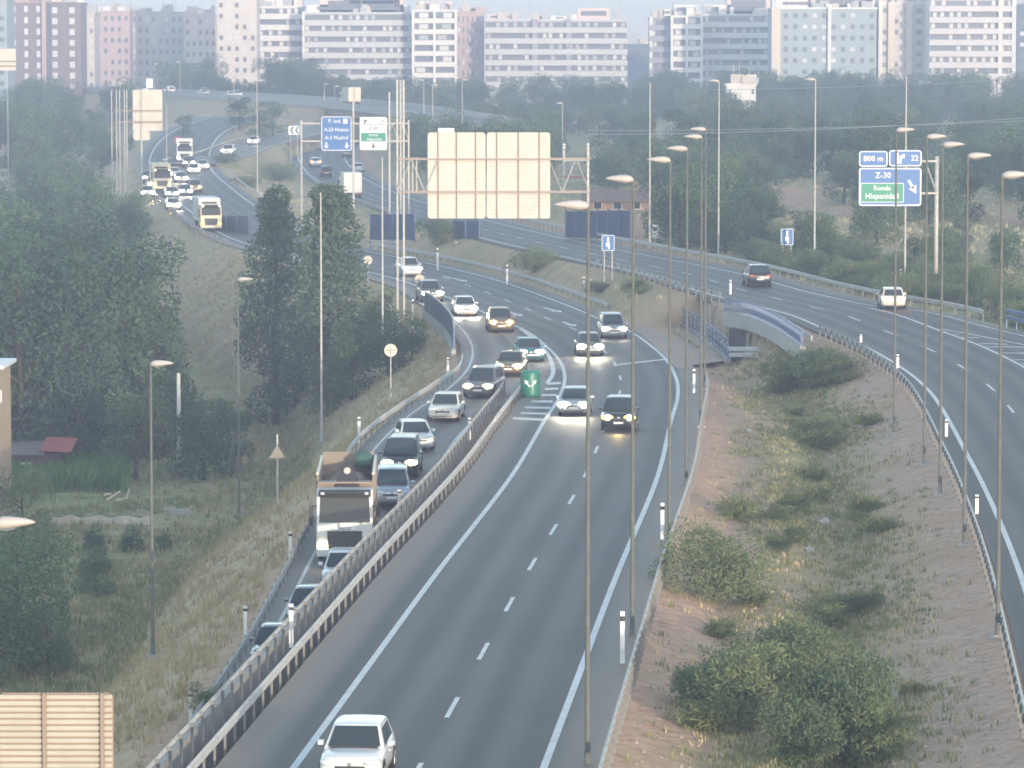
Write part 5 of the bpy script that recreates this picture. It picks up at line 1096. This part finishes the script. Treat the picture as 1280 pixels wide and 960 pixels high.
def free(x, y, clear):
    """clear of every road by so many metres"""
    for path, hw, k in ROADS:
        d, z = poly_dist(np.array([x]), np.array([y]), path)
        if d[0] - float(hw(np.array([y]))[0] if hasattr(hw(np.array([y])), '__len__') else hw(y)) < clear: return False
    return True
class Spread:
    def __init__(s): s.p = []
    def ok(s, x, y, d):
        for a, b in s.p:
            if (a - x) ** 2 + (b - y) ** 2 < d * d: return False
        s.p.append((x, y)); return True
SP = Spread()
def scr(x, y, z=0): return 640 + F * x / y, 80 + (CH - z) * F / y
# the dense wood on the left, below the embankment
n = 0
for _ in range(3000):
    y = random.uniform(288, 475); xm = float(np.interp(y, mle[:, 0], mle[:, 1])) if y > 330 else min(float(np.interp(y, rmp[:, 0], rmp[:, 1])), float(np.interp(y, mle[:, 0], mle[:, 1])))
    x = random.uniform(-.143 * y, xm - (17 if y < 330 else 25)); z = gz(x, y); px, py = scr(x, y, z)
    if not SP.ok(x, y, 3.4): continue
    top = 228 + max(0, (px - 115)) * 2.2 if px > 115 else 228 - 0 * px     # the wood steps down towards the slope
    hmax = CH - (top + random.uniform(0, 70) - 80) * y / F - z; h = min(hmax, random.uniform(9, 17)) 
    if h < 4: continue
    kd = random.choices(['pine', 'broad', 'pale'], [6, 4, .5])[0]; n += 1
    tree(kd, (x, y, z), h, {'pine': 'dark pine among the dense wood at the foot of the embankment', 'broad': 'broadleaf tree among the dense wood at the foot of the embankment', 'pale': 'pale green tree among the dense wood at the foot of the embankment'}[kd], 'trees of the wood below the embankment')
    if n > 105: break
# farther wood at upper left
n = 0
for _ in range(3000):
    y = random.uniform(490, 900); x = random.uniform(-.143 * y, -.092 * y)
    z = gz(x, y)
    if not free(x, y, 3) or not SP.ok(x, y, 6): continue
    px, py = scr(x, y, z); tl = 100 + max(0, px - 60) * .5 if y > 640 else 150 + max(0, px - 40) * .6
    hmax = CH - (tl + random.uniform(0, 35) - 80) * y / F - z; h = min(hmax, random.uniform(7, 13))
    if h < 3: continue
    n += 1; kd = random.choice(['pine', 'broad', 'broad']); tree(kd, (x, y, z), h, {'pine': 'hazy pine in the far wood left of the lorry queue', 'broad': 'hazy broadleaf tree in the far wood left of the lorry queue'}[kd], 'trees of the far wood at left')
    if n > 60: break
# two dark conifers and the bushes under them
for px, by, ty, Y, wd, lb in [(344, 385, 240, 318, 1.5, 'left one of the two tall dark conifers on the embankment'), (408, 400, 236, 306, 1.95, 'right one of the two tall dark conifers on the embankment')]:
    x = (px - 640) * Y / F; z = gz(x, Y); h = CH - (ty - 80) * Y / F - z; tree('cypress', (x, Y, z), h, lb, None, wd * 6.4 / h * 1.55)
for px, by, h, wd, lb in [(440, 500, 6.2, 1.0, 'dense green tree on the slope below the right conifer'), (485, 470, 4.8, 1.0, 'green bushy tree left of the round sign back'), (410, 520, 5.0, .95, 'dark green tree at the lower edge of the slope thicket'), (470, 425, 4.6, 1.0, 'green bushy tree on the slope just below the gantry masts'), (515, 445, 3.0, 1.0, 'low green bush beside the curved wing wall'), (372, 430, 4.0, 1.0, 'dark green bush below and between the two conifers'), (445, 455, 5.0, 1.0, 'middle tree of the green slope thicket')]:
    p = G(px, by); tree('broad', p, h, lb, None, wd)
p = G(170, 600); tree('pale', p, 6.6, 'rounded pale green tree standing alone before the dark wood', None, .95)
for px, by, h, kd, lb in [(22, 800, 6.5, 'broad', 'leafy tree at the left edge above the cream sign back'), (-12, 850, 7, 'broad', 'leafy tree cut by the left edge near the cream sign back'), (60, 845, 3.6, 'broad', 'bush right above the cream sign back'), (120, 745, 3.0, 'broad', 'small dark bush in the rough garden below the whitewashed wall'), (28, 690, 5.2, 'pale', 'olive-green tree left of the whitewashed wall'), (255, 600, 6, 'broad', 'broadleaf tree right of the utility pole at the slope foot'), (285, 575, 5, 'broad', 'broadleaf tree farther up the slope foot right of the utility pole'), (118, 690, 1.6, 'broad', 'round shrub at the middle of the whitewashed wall'), (165, 690, 1.7, 'broad', 'round shrub near the right end of the whitewashed wall'), (205, 690, 1.3, 'broad', 'low shrub beyond the right end of the whitewashed wall'), (255, 905, 1.5, 'pale', 'grey-green weed clump by the lowest delineator post')]:
    tree(kd, G(px, by), h, lb, None, 1.0 if h > 2 else 1.2, 'tree' if h > 2.5 else 'shrub')
# median shrubs
for px, by, h, wd, lb in [(897, 752, 3.3, .95, 'big round broom shrub on the reddish median beside the guardrail'), (925, 905, 3.2, 1.0, 'wide green shrub low in the median'), (875, 885, 1.9, 1.1, 'small green shrub at the left of the wide median shrub'), (1050, 950, 4.0, .72, 'tall dark green shrub at the bottom of the median'), (1092, 955, 2.6, .8, 'bushy shrub at the right flank of the tall dark one'), (985, 860, 2.6, 1.0, 'green shrub behind the tall dark one'), (1005, 962, 2.6, .9, 'green shrub at the left flank of the tall dark one'),
                          (1018, 562, 2.4, .9, 'green bush at the upper end of the median ditch'), (1045, 545, 1.1, 1.0, 'small bush beside the green bush of the median ditch'), (1015, 487, 2.9, 1.1, 'dense bush before the underpass opening'), (1048, 480, 2.5, 1.0, 'bush right of the underpass opening beside the guardrail'), (985, 490, 2.2, 1.0, 'bush directly under the pale bridge edge'), (668, 350, 2.9, 1.25, 'olive bush on the verge below the gantry sign backs'), (795, 368, 1.6, 1.3, 'low bush around the foot of the small blue sign'), (750, 366, 1.2, 1.3, 'low bush left of the foot of the small blue sign'), (545, 318, 3.4, .8, 'pale slim tree below the left gantry sign back'), (1040, 770, 1.0, 1.2, 'low green tuft bush in the middle of the median'), (1075, 770, 1.1, 1.1, 'low green tuft bush at the right of the median grass'), (975, 690, .9, 1.2, 'small tuft bush right of the big round broom shrub'), (280, 205, 2.0, 1.4, 'low bush on the island between far queue and link road'), (350, 225, 3.0, 1.5, 'bushy clump on the island below the link road'), (310, 235, 2.2, 1.4, 'low clump on the island left of the bushy one')]:
    tree('shrub', G(px, by), h, lb, None, wd)
n = 0
for _ in range(400):
    y = random.uniform(100, 245); xr = float(np.interp(y, mre[:, 0], mre[:, 1])); x0 = float(np.interp(y, rle[:, 0], rle[:, 1])); u = random.gauss(.52, .12); x = xr + (x0 - xr) * u
    if abs(u - .5) > .28 or not SP.ok(x, y, 1.6): continue
    n += 1; tree('tuft', (x, y, gz(x, y)), random.uniform(.5, 1.2), 'small grassy bush in the grassy strip along the middle of the median', 'small bushes along the median ditch', 1.25)
    if n > 24: break
# hillside wood on the right
KEEP = [(770, 262, 46, 24), (992, 245, 24, 10), (1062, 266, 18, 9), (1180, 176, 14, 8), (1262, 268, 16, 9), (720, 215, 26, 34)]
n = 0
for _ in range(9000):
    y = 345 + 640 * random.random() ** 1.8; x1 = float(np.interp(y, rre[:, 0], rre[:, 1])); x = random.uniform(max(x1 + 4.5, -.03 * y), .142 * y + 4); z = gz(x, y); px, py = scr(x, y, z)
    if not free(x, y, 3.5): continue
    h = random.uniform(5, 9.5) if y > 460 else random.uniform(4.5, 8.5)
    tl = (330 - 40 * min(1, max(0, (px - 700) / 200))) if False else 0
    if px < 830: h = min(h, CH - (118 + random.uniform(0, 25) - 80) * y / F - z)
    else: h = min(h, CH - (100 + random.uniform(0, 22) - 80) * y / F - z)
    if px > 1100 and y < 420: h = min(h, CH - (270 + random.uniform(0, 40) - 80) * y / F - z)
    if h < 2.6: continue
    ptop = 80 + (CH - z - h) * F / y
    if any(abs(px - a) < c + 1.2 * F / y and ptop - 4 < b + d and py > b - d and py > b - d for a, b, c, d in KEEP) : continue
    if not SP.ok(x, y, 3.3 if y < 600 else 5.5): continue
    n += 1; kd = random.choices(['pine', 'broad', 'pale'], [5, 5, 1.0])[0]
    tree(kd, (x, y, z), h, {'pine': 'hazy dark pine on the wooded slope behind the right carriageway', 'broad': 'hazy broadleaf tree on the wooded slope behind the right carriageway', 'pale': 'paler tree on the wooded slope behind the right carriageway'}[kd], 'trees on the wooded slope at right', 1.15)
    if n > 285: break
n = 0
for _ in range(900):
    y = random.uniform(262, 430); x1 = float(np.interp(y, rre[:, 0], rre[:, 1])); x = random.uniform(x1 + 3.2, x1 + 16); z = gz(x, y); px, py = scr(x, y, z)
    if px < 930 or px > 1300 or any(abs(px - a) < c + 8 and abs(py - b) < d + 20 for a, b, c, d in KEEP) or not SP.ok(x, y, 2.4): continue
    n += 1; tree('shrub', (x, y, z), random.uniform(1.3, 3.0), 'bushy shrub on the bank just beyond the far verge guardrail', 'shrubs beyond the far verge guardrail', 1.1)
    if n > 60: break
# trees between the overpass and the towers
n = 0
for _ in range(2500):
    y = random.uniform(870, 1010); px = random.uniform(-20, 840) if random.random() < .6 else random.uniform(800, 1300)
    x = (px - 640) * y / F; z = gz(x, y)
    if not free(x, y, 4) or not SP.ok(x, y, 5.5): continue
    tall = (205 < px < 275) or (335 < px < 392) or px < 10
    top = random.uniform(66, 86) if tall else random.uniform(92, 108) if px < 830 else random.uniform(84, 100); h = CH - (top - 80) * y / F - z
    if h < 2.5 or h > 17: continue
    n += 1; tree(random.choice(['broad', 'pine']), (x, y, z), h, 'distant hazy tree growing at the foot of the tower blocks', 'trees at the foot of the tower blocks', 1.2 * min(1, 9 / h))
    if n > 165: break
# trees between the link road and the overpass, and along the median of the far bend
for px, Y, h, lb in [(560, 560, 5, 'hazy tree on the bank right of the gantry masts'), (600, 600, 6, 'hazy tree behind the gantry sign backs'), (640, 580, 6, 'hazy tree behind the right gantry sign back'), (690, 620, 6, 'hazy tree just right of the gantry sign backs'), (535, 600, 5.5, 'hazy tree left of the gantry sign backs'), (325, 700, 5.5, 'hazy tree on the bank beyond the white hatchback of the link road'), (300, 730, 6, 'hazy tree on the bank above the link road'), (342, 715, 6.5, 'hazy tree beside the chevron board'), (230, 700, 4, 'hazy tree above the back of the far queue'), (640, 500, 4, 'hazy bush tree above the far verge guardrail'), (555, 480, 4.0, 'hazy tree behind the left gantry sign back low on the bank')]:
    x = (px - 640) * Y / F; tree(random.choice(['broad', 'pine']), (x, Y, gz(x, Y)), h, lb, None, 1.2)
# grass, weeds, reeds: nobody could count these
def tufts(name, m, pts, h, blades, rng, spread=.16, w=.03):
    V = []; Fc = []
    for x, y, z in pts:
        for _ in range(blades):
            a = rng.uniform(0, 6.28); r = rng.uniform(0, spread); hh = h * rng.uniform(.5, 1.2); l = rng.uniform(.1, .5) * hh; bx, by = x + r * math.cos(a), y + r * math.sin(a); c, s = math.cos(a + 1.57) * w, math.sin(a + 1.57) * w; o = len(V)
            V += [(bx - c, by - s, z - .05), (bx + c, by + s, z - .05), (bx + c * .6 + math.cos(a) * l * .4, by + s * .6 + math.sin(a) * l * .4, z + hh * .6), (bx + math.cos(a) * l, by + math.sin(a) * l, z + hh)]; Fc += [(o, o + 1, o + 2), (o, o + 2, o + 3)]
    me = bpy.data.meshes.new(name); me.from_pydata(V, [], Fc); me.materials.append(m); tag(link(name, me), kind='stuff')
def scatter(n, fx, rng):
    X, Y = fx(n, rng); Z = height(X, Y); return X, Y, Z
rng = np.random.RandomState(4)
def road_free(X, Y, c=.6):
    k = np.ones(X.shape, bool)
    for path, hw, _ in ROADS[:3]:
        d, z = poly_dist(X, Y, path); k &= (d - hw(Y)) > c
    return k
# the embankment and garden at left
n = 15000; Y = 95 + 330 * rng.uniform(size=n) ** 1.3; xl = np.where(Y < 330, np.interp(Y, rmp[:, 0], rmp[:, 1]), np.interp(Y, mle[:, 0], mle[:, 1])); X = xl - 1.0 - 17 * rng.uniform(size=n) ** 1.1; Z = height(X, Y)
k = road_free(X, Y) & (vnoise(X, Y, 5, 21) + .7 * rng.normal(size=n) > -.3); tufts('dry_grass', DRYG, np.stack([X, Y, Z], -1)[k], .38, 6, rng, .32, .035)
n = 12000; Y = 110 + 180 * rng.uniform(size=n); X = -.142 * Y + rng.uniform(size=n) * (.142 * Y - 13); Z = height(X, Y); k = (Z < -7.6) & (vnoise(X, Y, 6, 22) + .6 * rng.normal(size=n) > -.1); tufts('green_weeds', GREENG, np.stack([X, Y, Z], -1)[k], .42, 6, rng, .35, .045)
# garden crop in rows
rows = []
for r in range(7):
    for q in np.linspace(0, 1, 70): px = -5 + 160 * q; p = P(px, 588 + r * 4.0 + rng.uniform(-1, 1), -9.4); rows.append((p.x, p.y + rng.uniform(-.4, .4), gz(p.x, p.y)))
tufts('crop_leaves', LEAF_REED, rows, 1.5, 9, rng, .28, .07)
# median
n = 22000; Y = 95 + 195 * rng.uniform(size=n) ** 1.25; xr = np.interp(Y, mre[:, 0], mre[:, 1]) + 2.2; x0 = np.interp(Y, rle[:, 0], rle[:, 1]) - 1.6; u = .5 + .5 * np.clip(rng.normal(0, .36, n), -1, 1); X = xr + (x0 - xr) * u; Z = height(X, Y)
k = road_free(X, Y) & (vnoise(X, Y, 4, 23) + .55 * rng.normal(size=n) > .15); P3 = np.stack([X, Y, Z], -1)[k]; h_ = len(P3) // 3; tufts('median_dry_grass', DRYG, P3[:h_], .20, 7, rng, .32, .03); tufts('median_green_grass', GREENG, P3[h_:], .22, 7, rng, .32, .03)
# loose stones on the bare banks
n = 5200; Y = 92 + 175 * rng.uniform(size=n) ** 1.2; xr = np.interp(Y, mre[:, 0], mre[:, 1]) + 2.2; x0 = np.interp(Y, rle[:, 0], rle[:, 1]) - 1.5; X = xr + (x0 - xr) * np.where(rng.uniform(size=n) < .7, .55 + .45 * rng.uniform(size=n), rng.uniform(size=n)); Z = height(X, Y); k = road_free(X, Y, .5); V = []; Fc = []
for x, y, z in np.stack([X, Y, Z], -1)[k]:
    s = .035 + .10 * rng.uniform() ** 3; o = len(V); a = rng.uniform(0, 6.28); c, q = math.cos(a) * s, math.sin(a) * s
    V += [(x + c * 1.3, y + q * 1.3, z), (x - q, y + c, z), (x - c * 1.2, y - q * 1.2, z), (x + q, y - c, z), (x, y, z + s * rng.uniform(.5, .9))]; Fc += [(o, o + 1, o + 4), (o + 1, o + 2, o + 4), (o + 2, o + 3, o + 4), (o + 3, o, o + 4)]
me = bpy.data.meshes.new('gravel'); me.from_pydata(V, [], Fc); me.materials.append(mat('bank_stones', (.44, .34, .28), .9, 0, .35, .6)); tag(link('gravel', me), kind='stuff')
# verge weeds at the rails and across the middle distance
n = 9000; Y = 290 + 330 * rng.uniform(size=n); X = -.14 * Y + .28 * Y * rng.uniform(size=n); Z = height(X, Y); k = road_free(X, Y, 1.2); tufts('far_dry_grass', DRYG, np.stack([X, Y, Z], -1)[k], .42, 5, rng, .5, .05)
# ------------------------------------------------------------------ tower blocks
def bmat(n, c): return mat(n, c, .8, 0, .06, .2)
BW = bmat('facade_white', (.74, .71, .68)); BG = bmat('facade_grey_blue', (.42, .43, .44)); BP = bmat('facade_pink_brick', (.48, .36, .35)); BD = bmat('facade_dark_brick', (.21, .175, .19)); BT = bmat('facade_teal_grey', (.33, .39, .41)); BB = bmat('facade_beige', (.56, .49, .44)); BDD = bmat('facade_far_dark', (.10, .13, .17)); WIN = mat('window_dark', (.15, .16, .19), .25); WINL = mat('window_blind_pale', (.62, .62, .63), .5); ROOFP = bmat('rooftop_sunlit_pink', (.72, .56, .52))  # rooftop pink has dawn sunlight on the upper storeys put into its colour
def tower(label, x0, x1, ytop, Y, wallm, style, nx, frame_m=None, base=106, yaw=0.0, pent=(), fl=13.5, win=WIN, edge=(), depth=14):
    s = F / Y; w = (x1 - x0) / s; cx = ((x0 + x1) / 2 - 640) / s; z0 = 3.0; top = CH - (ytop - 80) / s - z0; t = thing('apartment_block', label, 'apartment block', (cx, Y, z0), yaw)
    q = MB(); q.box((0, depth / 2, top / 2), (w, depth, top)); q.build('wall', wallm, t)
    q = MB(); q.box((0, depth / 2, top + .25), (w + .5, depth + .5, .5)); q.build('cornice', frame_m or wallm, t)
    fh = fl / s; ybase = CH - (base - 80) / s - z0; nf = max(1, int((top - ybase) / fh)); ww = w / nx; rng = random.Random(int(x0 * 7 + x1)); nmax = 100; cnt = 0
    if style in ('bands', 'grid'):
        hb = fh * (.50 if style == 'bands' else .44); q = MB(); q.box((0, 0, 0), (w + .3, 1.3, hb)); bme = q.mesh('balcony', frame_m or wallm, bevel=0)
        q = MB(); q.box((0, 0, 0), (w - .2, .10, fh - hb - .05)); rme = q.mesh('loggia', win)
        for f in range(nf + 1):
            zt = top - .2 - f * fh; link('balcony', bme, t, (0, -.62, zt - fh + hb / 2)); link('loggia', rme, t, (0, -.06, zt - (fh - hb) / 2))
            for k in range(nx):
                if cnt >= nmax or rng.random() < .35: continue
                cnt += 1; ck = rng.random(); key = ('pane', round(ww, 2), ck < .55, style)
                if key not in WCACHE: q = MB(); q.box((0, 0, 0), (ww * .42, .12, (fh - hb) * .8)); WCACHE[key] = q.mesh('window', wallm if ck < .55 else WINL)
                link('window', WCACHE[key], t, (-w / 2 + (k + .3 + .4 * rng.random()) * ww, -.14, zt - (fh - hb) / 2))
        if style == 'grid':
            for k in range(nx + 1 if nx < 5 else 3):
                q = MB(); m_ = nx if nx < 5 else 2; q.box((-w / 2 + w * k / m_, -.7, top / 2), (.7, 1.6, top)); q.build('pier', frame_m or wallm, t)
    else:
        q = MB(); q.box((0, 0, 0), (ww * (.45 if style == 'punched' else .3), .10, fh * (.42 if style == 'punched' else .55))); wm = [q.mesh('window', win), None]; q = MB(); q.box((0, 0, 0), (ww * .45, .10, fh * .36)); wm[1] = q.mesh('window', WINL)
        for f in range(nf + 1):
            for k in range(nx):
                if cnt >= nmax: break
                if rng.random() < .1: continue
                cnt += 1; link('window', wm[0] if rng.random() < (.72 if win is WIN else .95) else wm[1], t, (-w / 2 + (k + .5) * ww, -.03, top - (f + .55) * fh))
    for e0, e1, m_ in edge:
        q = MB(); a = (e0 - x0) / s - w / 2; b = (e1 - x0) / s - w / 2; q.box(((a + b) / 2, -.5, top / 2 + .3), (b - a, 1.4, top + .6)); q.build('pier', m_, t)
    for k in range(rng.randint(5, 9)):
        a = rng.uniform(-.46, .46) * w; bw = rng.uniform(.8, 3.2); bh = rng.uniform(.8, 2.4); q = MB(); q.box((a, rng.uniform(.5, depth * .25), top + .5 + bh / 2), (bw, bw, bh)); q.build('roof_box', rng.choice([BB, BG, BW, wallm]), t)
    for k in range(3):
        a = rng.uniform(-.46, .46) * w; q = MB(); q.tube((a, 2, top), (a, 2, top + rng.uniform(2.5, 5)), .08, None, 5); q.build('antenna', GALV, t)
    for e0, e1, yt, m_ in pent:
        a = (e0 - x0) / s - w / 2; b = (e1 - x0) / s - w / 2; hh = (ytop - yt) / s; q = MB(); q.box(((a + b) / 2, depth * .5, top + hh / 2 + .4), (b - a, depth * .6, hh)); pb = q.build('penthouse', m_, t)
        q = MB(); q.box(((a + b) / 2, depth * .2 - .05, top + hh * .55 + .4), ((b - a) * .8, .12, hh * .4)); q.build('window', WIN, pb)
    return t
WCACHE = {}
tower('dark blue-grey block cut by the left edge behind the pinkish sign back', -30, 11, 2, 900, BT, 'punched', 3)
tower('dark brick tower with pale edges, leftmost whole tower', 12, 58, 4, 960, BD, 'slot', 3, BP, win=WINL, fl=14, edge=((9, 13, BP), (55, 60, BP)), pent=((40, 60, -4, BB),))
tower('dark brick tower with two columns of bright windows', 60, 103, 6, 990, BD, 'slot', 2, win=WINL, fl=13.5)
tower('narrow pale block right of the brick towers', 104, 120, 18, 1080, BB, 'punched', 2, pent=((106, 118, 14, BG),))
tower('grey-pink block with a peach top behind the far poles', 121, 164, 16, 1120, BP, 'punched', 5, pent=((145, 163, 13, ROOFP),))
tower('blue-grey block behind the overpass', 165, 231, 17, 1130, BG, 'punched', 8, pent=((170, 188, 12, BG), (205, 215, 10, BG)))
tower('pale beige block left of the pink tower', 232, 272, 20, 1110, BB, 'punched', 5, pent=((236, 250, 12, BB),))
tower('tall pale pinkish tower rising past the top of the frame', 273, 322, -14, 1060, bmat('facade_pale_pink', (.60, .54, .50)), 'punched', 5, pent=((290, 318, -26, ROOFP),))
tower('white terraced block left of the big white block', 323, 379, 10, 1090, BW, 'bands', 5, BW, pent=((325, 378, 2, ROOFP), (335, 370, -8, BW)))
tower('big white block with grey balcony rows, left part', 380, 516, 18, 1080, BG, 'bands', 13, bmat('balcony_grey', (.54, .54, .54)), pent=((384, 512, 8, BW), (400, 505, -2, ROOFP), (430, 500, -14, BW)), edge=((379, 382, BW),))
tower('white gridded end of the big white block', 517, 570, 15, 1074, BG, 'grid', 2, BW, pent=((520, 566, 4, ROOFP),), depth=16)
tower('slim pink brick block in shade right of the white grid', 571, 605, 17, 1110, BP, 'slot', 6, pent=((575, 600, 12, ROOFP),))
tower('long grey block with balcony bands and dark piers above the gantry', 607, 783, 27, 1100, BG, 'bands', 16, bmat('balcony_grey', (.54, .54, .54)), pent=((610, 640, 20, ROOFP), (668, 708, 22, BW), (722, 762, 12, ROOFP)), edge=((665, 672, bmat('pier_violet', (.33, .32, .37))), (707, 714, bmat('pier_violet', (.33, .32, .37)))))
tower('small dark distant block in the gap of sky', 784, 811, 57, 1250, BDD, 'punched', 4)
tower('grey-violet bay with round-cornered balconies left of a white grid', 812, 839, 24, 1096, bmat('pier_violet', (.33, .32, .37)), 'bands', 3, bmat('pier_violet', (.33, .32, .37)), edge=((811, 815, BW),))
tower('white gridded bay of the block right of the sky gap', 839, 876, 22, 1092, BG, 'grid', 2, BW, pent=((842, 872, 8, BW), (830, 838, 14, BW)))
tower('grey balconied part of the block right of the sky gap', 877, 961, 20, 1100, BG, 'bands', 9, bmat('balcony_grey', (.54, .54, .54)), pent=((880, 955, 8, BW), (908, 962, -4, ROOFP)))
tower('teal-grey tower with white piers behind the far verge lamps', 963, 1094, 12, 1040, BT, 'punched', 11, BW, base=100, edge=((963, 974, bmat('pier_sunlit_cream', (.70, .60, .50))), (1033, 1037, BW)), pent=((965, 1092, 2, BW), (1010, 1090, -8, ROOFP)), fl=14)  # cream piers: stronger low sunlight on these strips put into the colour
tower('cream tower with two bright projecting bays', 1096, 1154, 6, 1044, bmat('facade_cream', (.60, .54, .50)), 'punched', 4, BW, base=98, edge=((1096, 1101, BW), (1108, 1116, bmat('pier_sunlit_cream', (.70, .60, .50))), (1130, 1138, bmat('pier_sunlit_cream', (.70, .60, .50)))), pent=((1098, 1152, -4, ROOFP),))
tower('white balconied block at the right with a white corner pier', 1160, 1266, 0, 1030, BW, 'bands', 10, bmat('balcony_white', (.64, .60, .60)), base=96, fl=14, edge=((1245, 1250, BW), (1262, 1267, BW)), pent=((1165, 1240, -10, BG),))
tower('dark blue block cut by the right edge', 1269, 1320, 8, 1080, BDD, 'punched', 4, base=96)
tower('flat white workshop half hidden by trees right of the white gridded bay', 908, 944, 107, 850, BW, 'punched', 5, base=120, depth=8)
SUN_E, SKY_S, SKY_EL, HAZE, HAZE_C, EXPO = .85, .115, 10.0, .00062, (.62, .71, .95), 2.55
# ------------------------------------------------------------------ light, sky, air
SUN_EL, SUN_AZ = 4.0, 22.0        # just risen, behind the camera and to its right
d = Vector((math.sin(R(SUN_AZ)) * math.cos(R(SUN_EL)), -math.cos(R(SUN_AZ)) * math.cos(R(SUN_EL)), math.sin(R(SUN_EL))))
sl = bpy.data.lights.new('sun', 'SUN'); sl.energy = SUN_E; sl.angle = R(.6); sl.color = (1, .81, .61); so = bpy.data.objects.new('sun', sl); COL.objects.link(so); so.rotation_euler = d.to_track_quat('Z', 'Y').to_euler()
w = bpy.data.worlds.new('World'); scene.world = w; w.use_nodes = True; nt = w.node_tree
sky = nt.nodes.new('ShaderNodeTexSky'); sky.sky_type = 'NISHITA'; sky.sun_disc = False; sky.sun_elevation = R(SKY_EL); sky.sun_rotation = math.pi - R(SUN_AZ); sky.air_density = 1.0; sky.dust_density = .4; sky.ozone_density = 1.5; sky.altitude = 200
bg = nt.nodes['Background']; bg.inputs['Strength'].default_value = SKY_S; 
tcw = nt.nodes.new('ShaderNodeTexCoord'); sw = nt.nodes.new('ShaderNodeSeparateXYZ'); rw = nt.nodes.new('ShaderNodeValToRGB'); mw = nt.nodes.new('ShaderNodeMix'); mw.data_type = 'RGBA'; mw.blend_type = 'MULTIPLY'; mw.inputs[0].default_value = 1
rw.color_ramp.elements[0].position = .03; rw.color_ramp.elements[0].color = (.20, .235, .43, 1); rw.color_ramp.elements[1].position = .16; rw.color_ramp.elements[1].color = (1.0, .845, .69, 1)
nt.links.new(tcw.outputs['Generated'], sw.inputs[0]); nt.links.new(sw.outputs[2], rw.inputs[0]); nt.links.new(sky.outputs[0], mw.inputs[6]); nt.links.new(rw.outputs[0], mw.inputs[7]); nt.links.new(mw.outputs[2], bg.inputs[0])
hz = MB(); hz.box((0, 640, 26), (1930, 1630, 86)); ho = hz.build('haze', None); tag(ho, kind='stuff')
m = bpy.data.materials.new('haze_air'); m.use_nodes = True; n_ = m.node_tree; n_.nodes.remove(n_.nodes['Principled BSDF']); v = n_.nodes.new('ShaderNodeVolumePrincipled'); v.inputs['Density'].default_value = HAZE; v.inputs['Color'].default_value = (*HAZE_C, 1); v.inputs['Anisotropy'].default_value = 0.0
n_.links.new(v.outputs[0], n_.nodes['Material Output'].inputs['Volume']); ho.data.materials.append(m)
scene.render.engine = 'CYCLES'; cy = scene.cycles
cy.use_denoising = True; cy.max_bounces = 5; cy.diffuse_bounces = 2; cy.glossy_bounces = 2; cy.transmission_bounces = 2; cy.transparent_max_bounces = 4; cy.volume_bounces = 1; cy.sample_clamp_indirect = 4; cy.filter_width = 1.7
try: cy.denoiser = 'OPENIMAGEDENOISE'
except Exception: pass
vs = scene.view_settings; vs.view_transform = 'Standard'; vs.look = 'None'; vs.exposure = EXPO; vs.gamma = 1.0; vs.use_curve_mapping = False
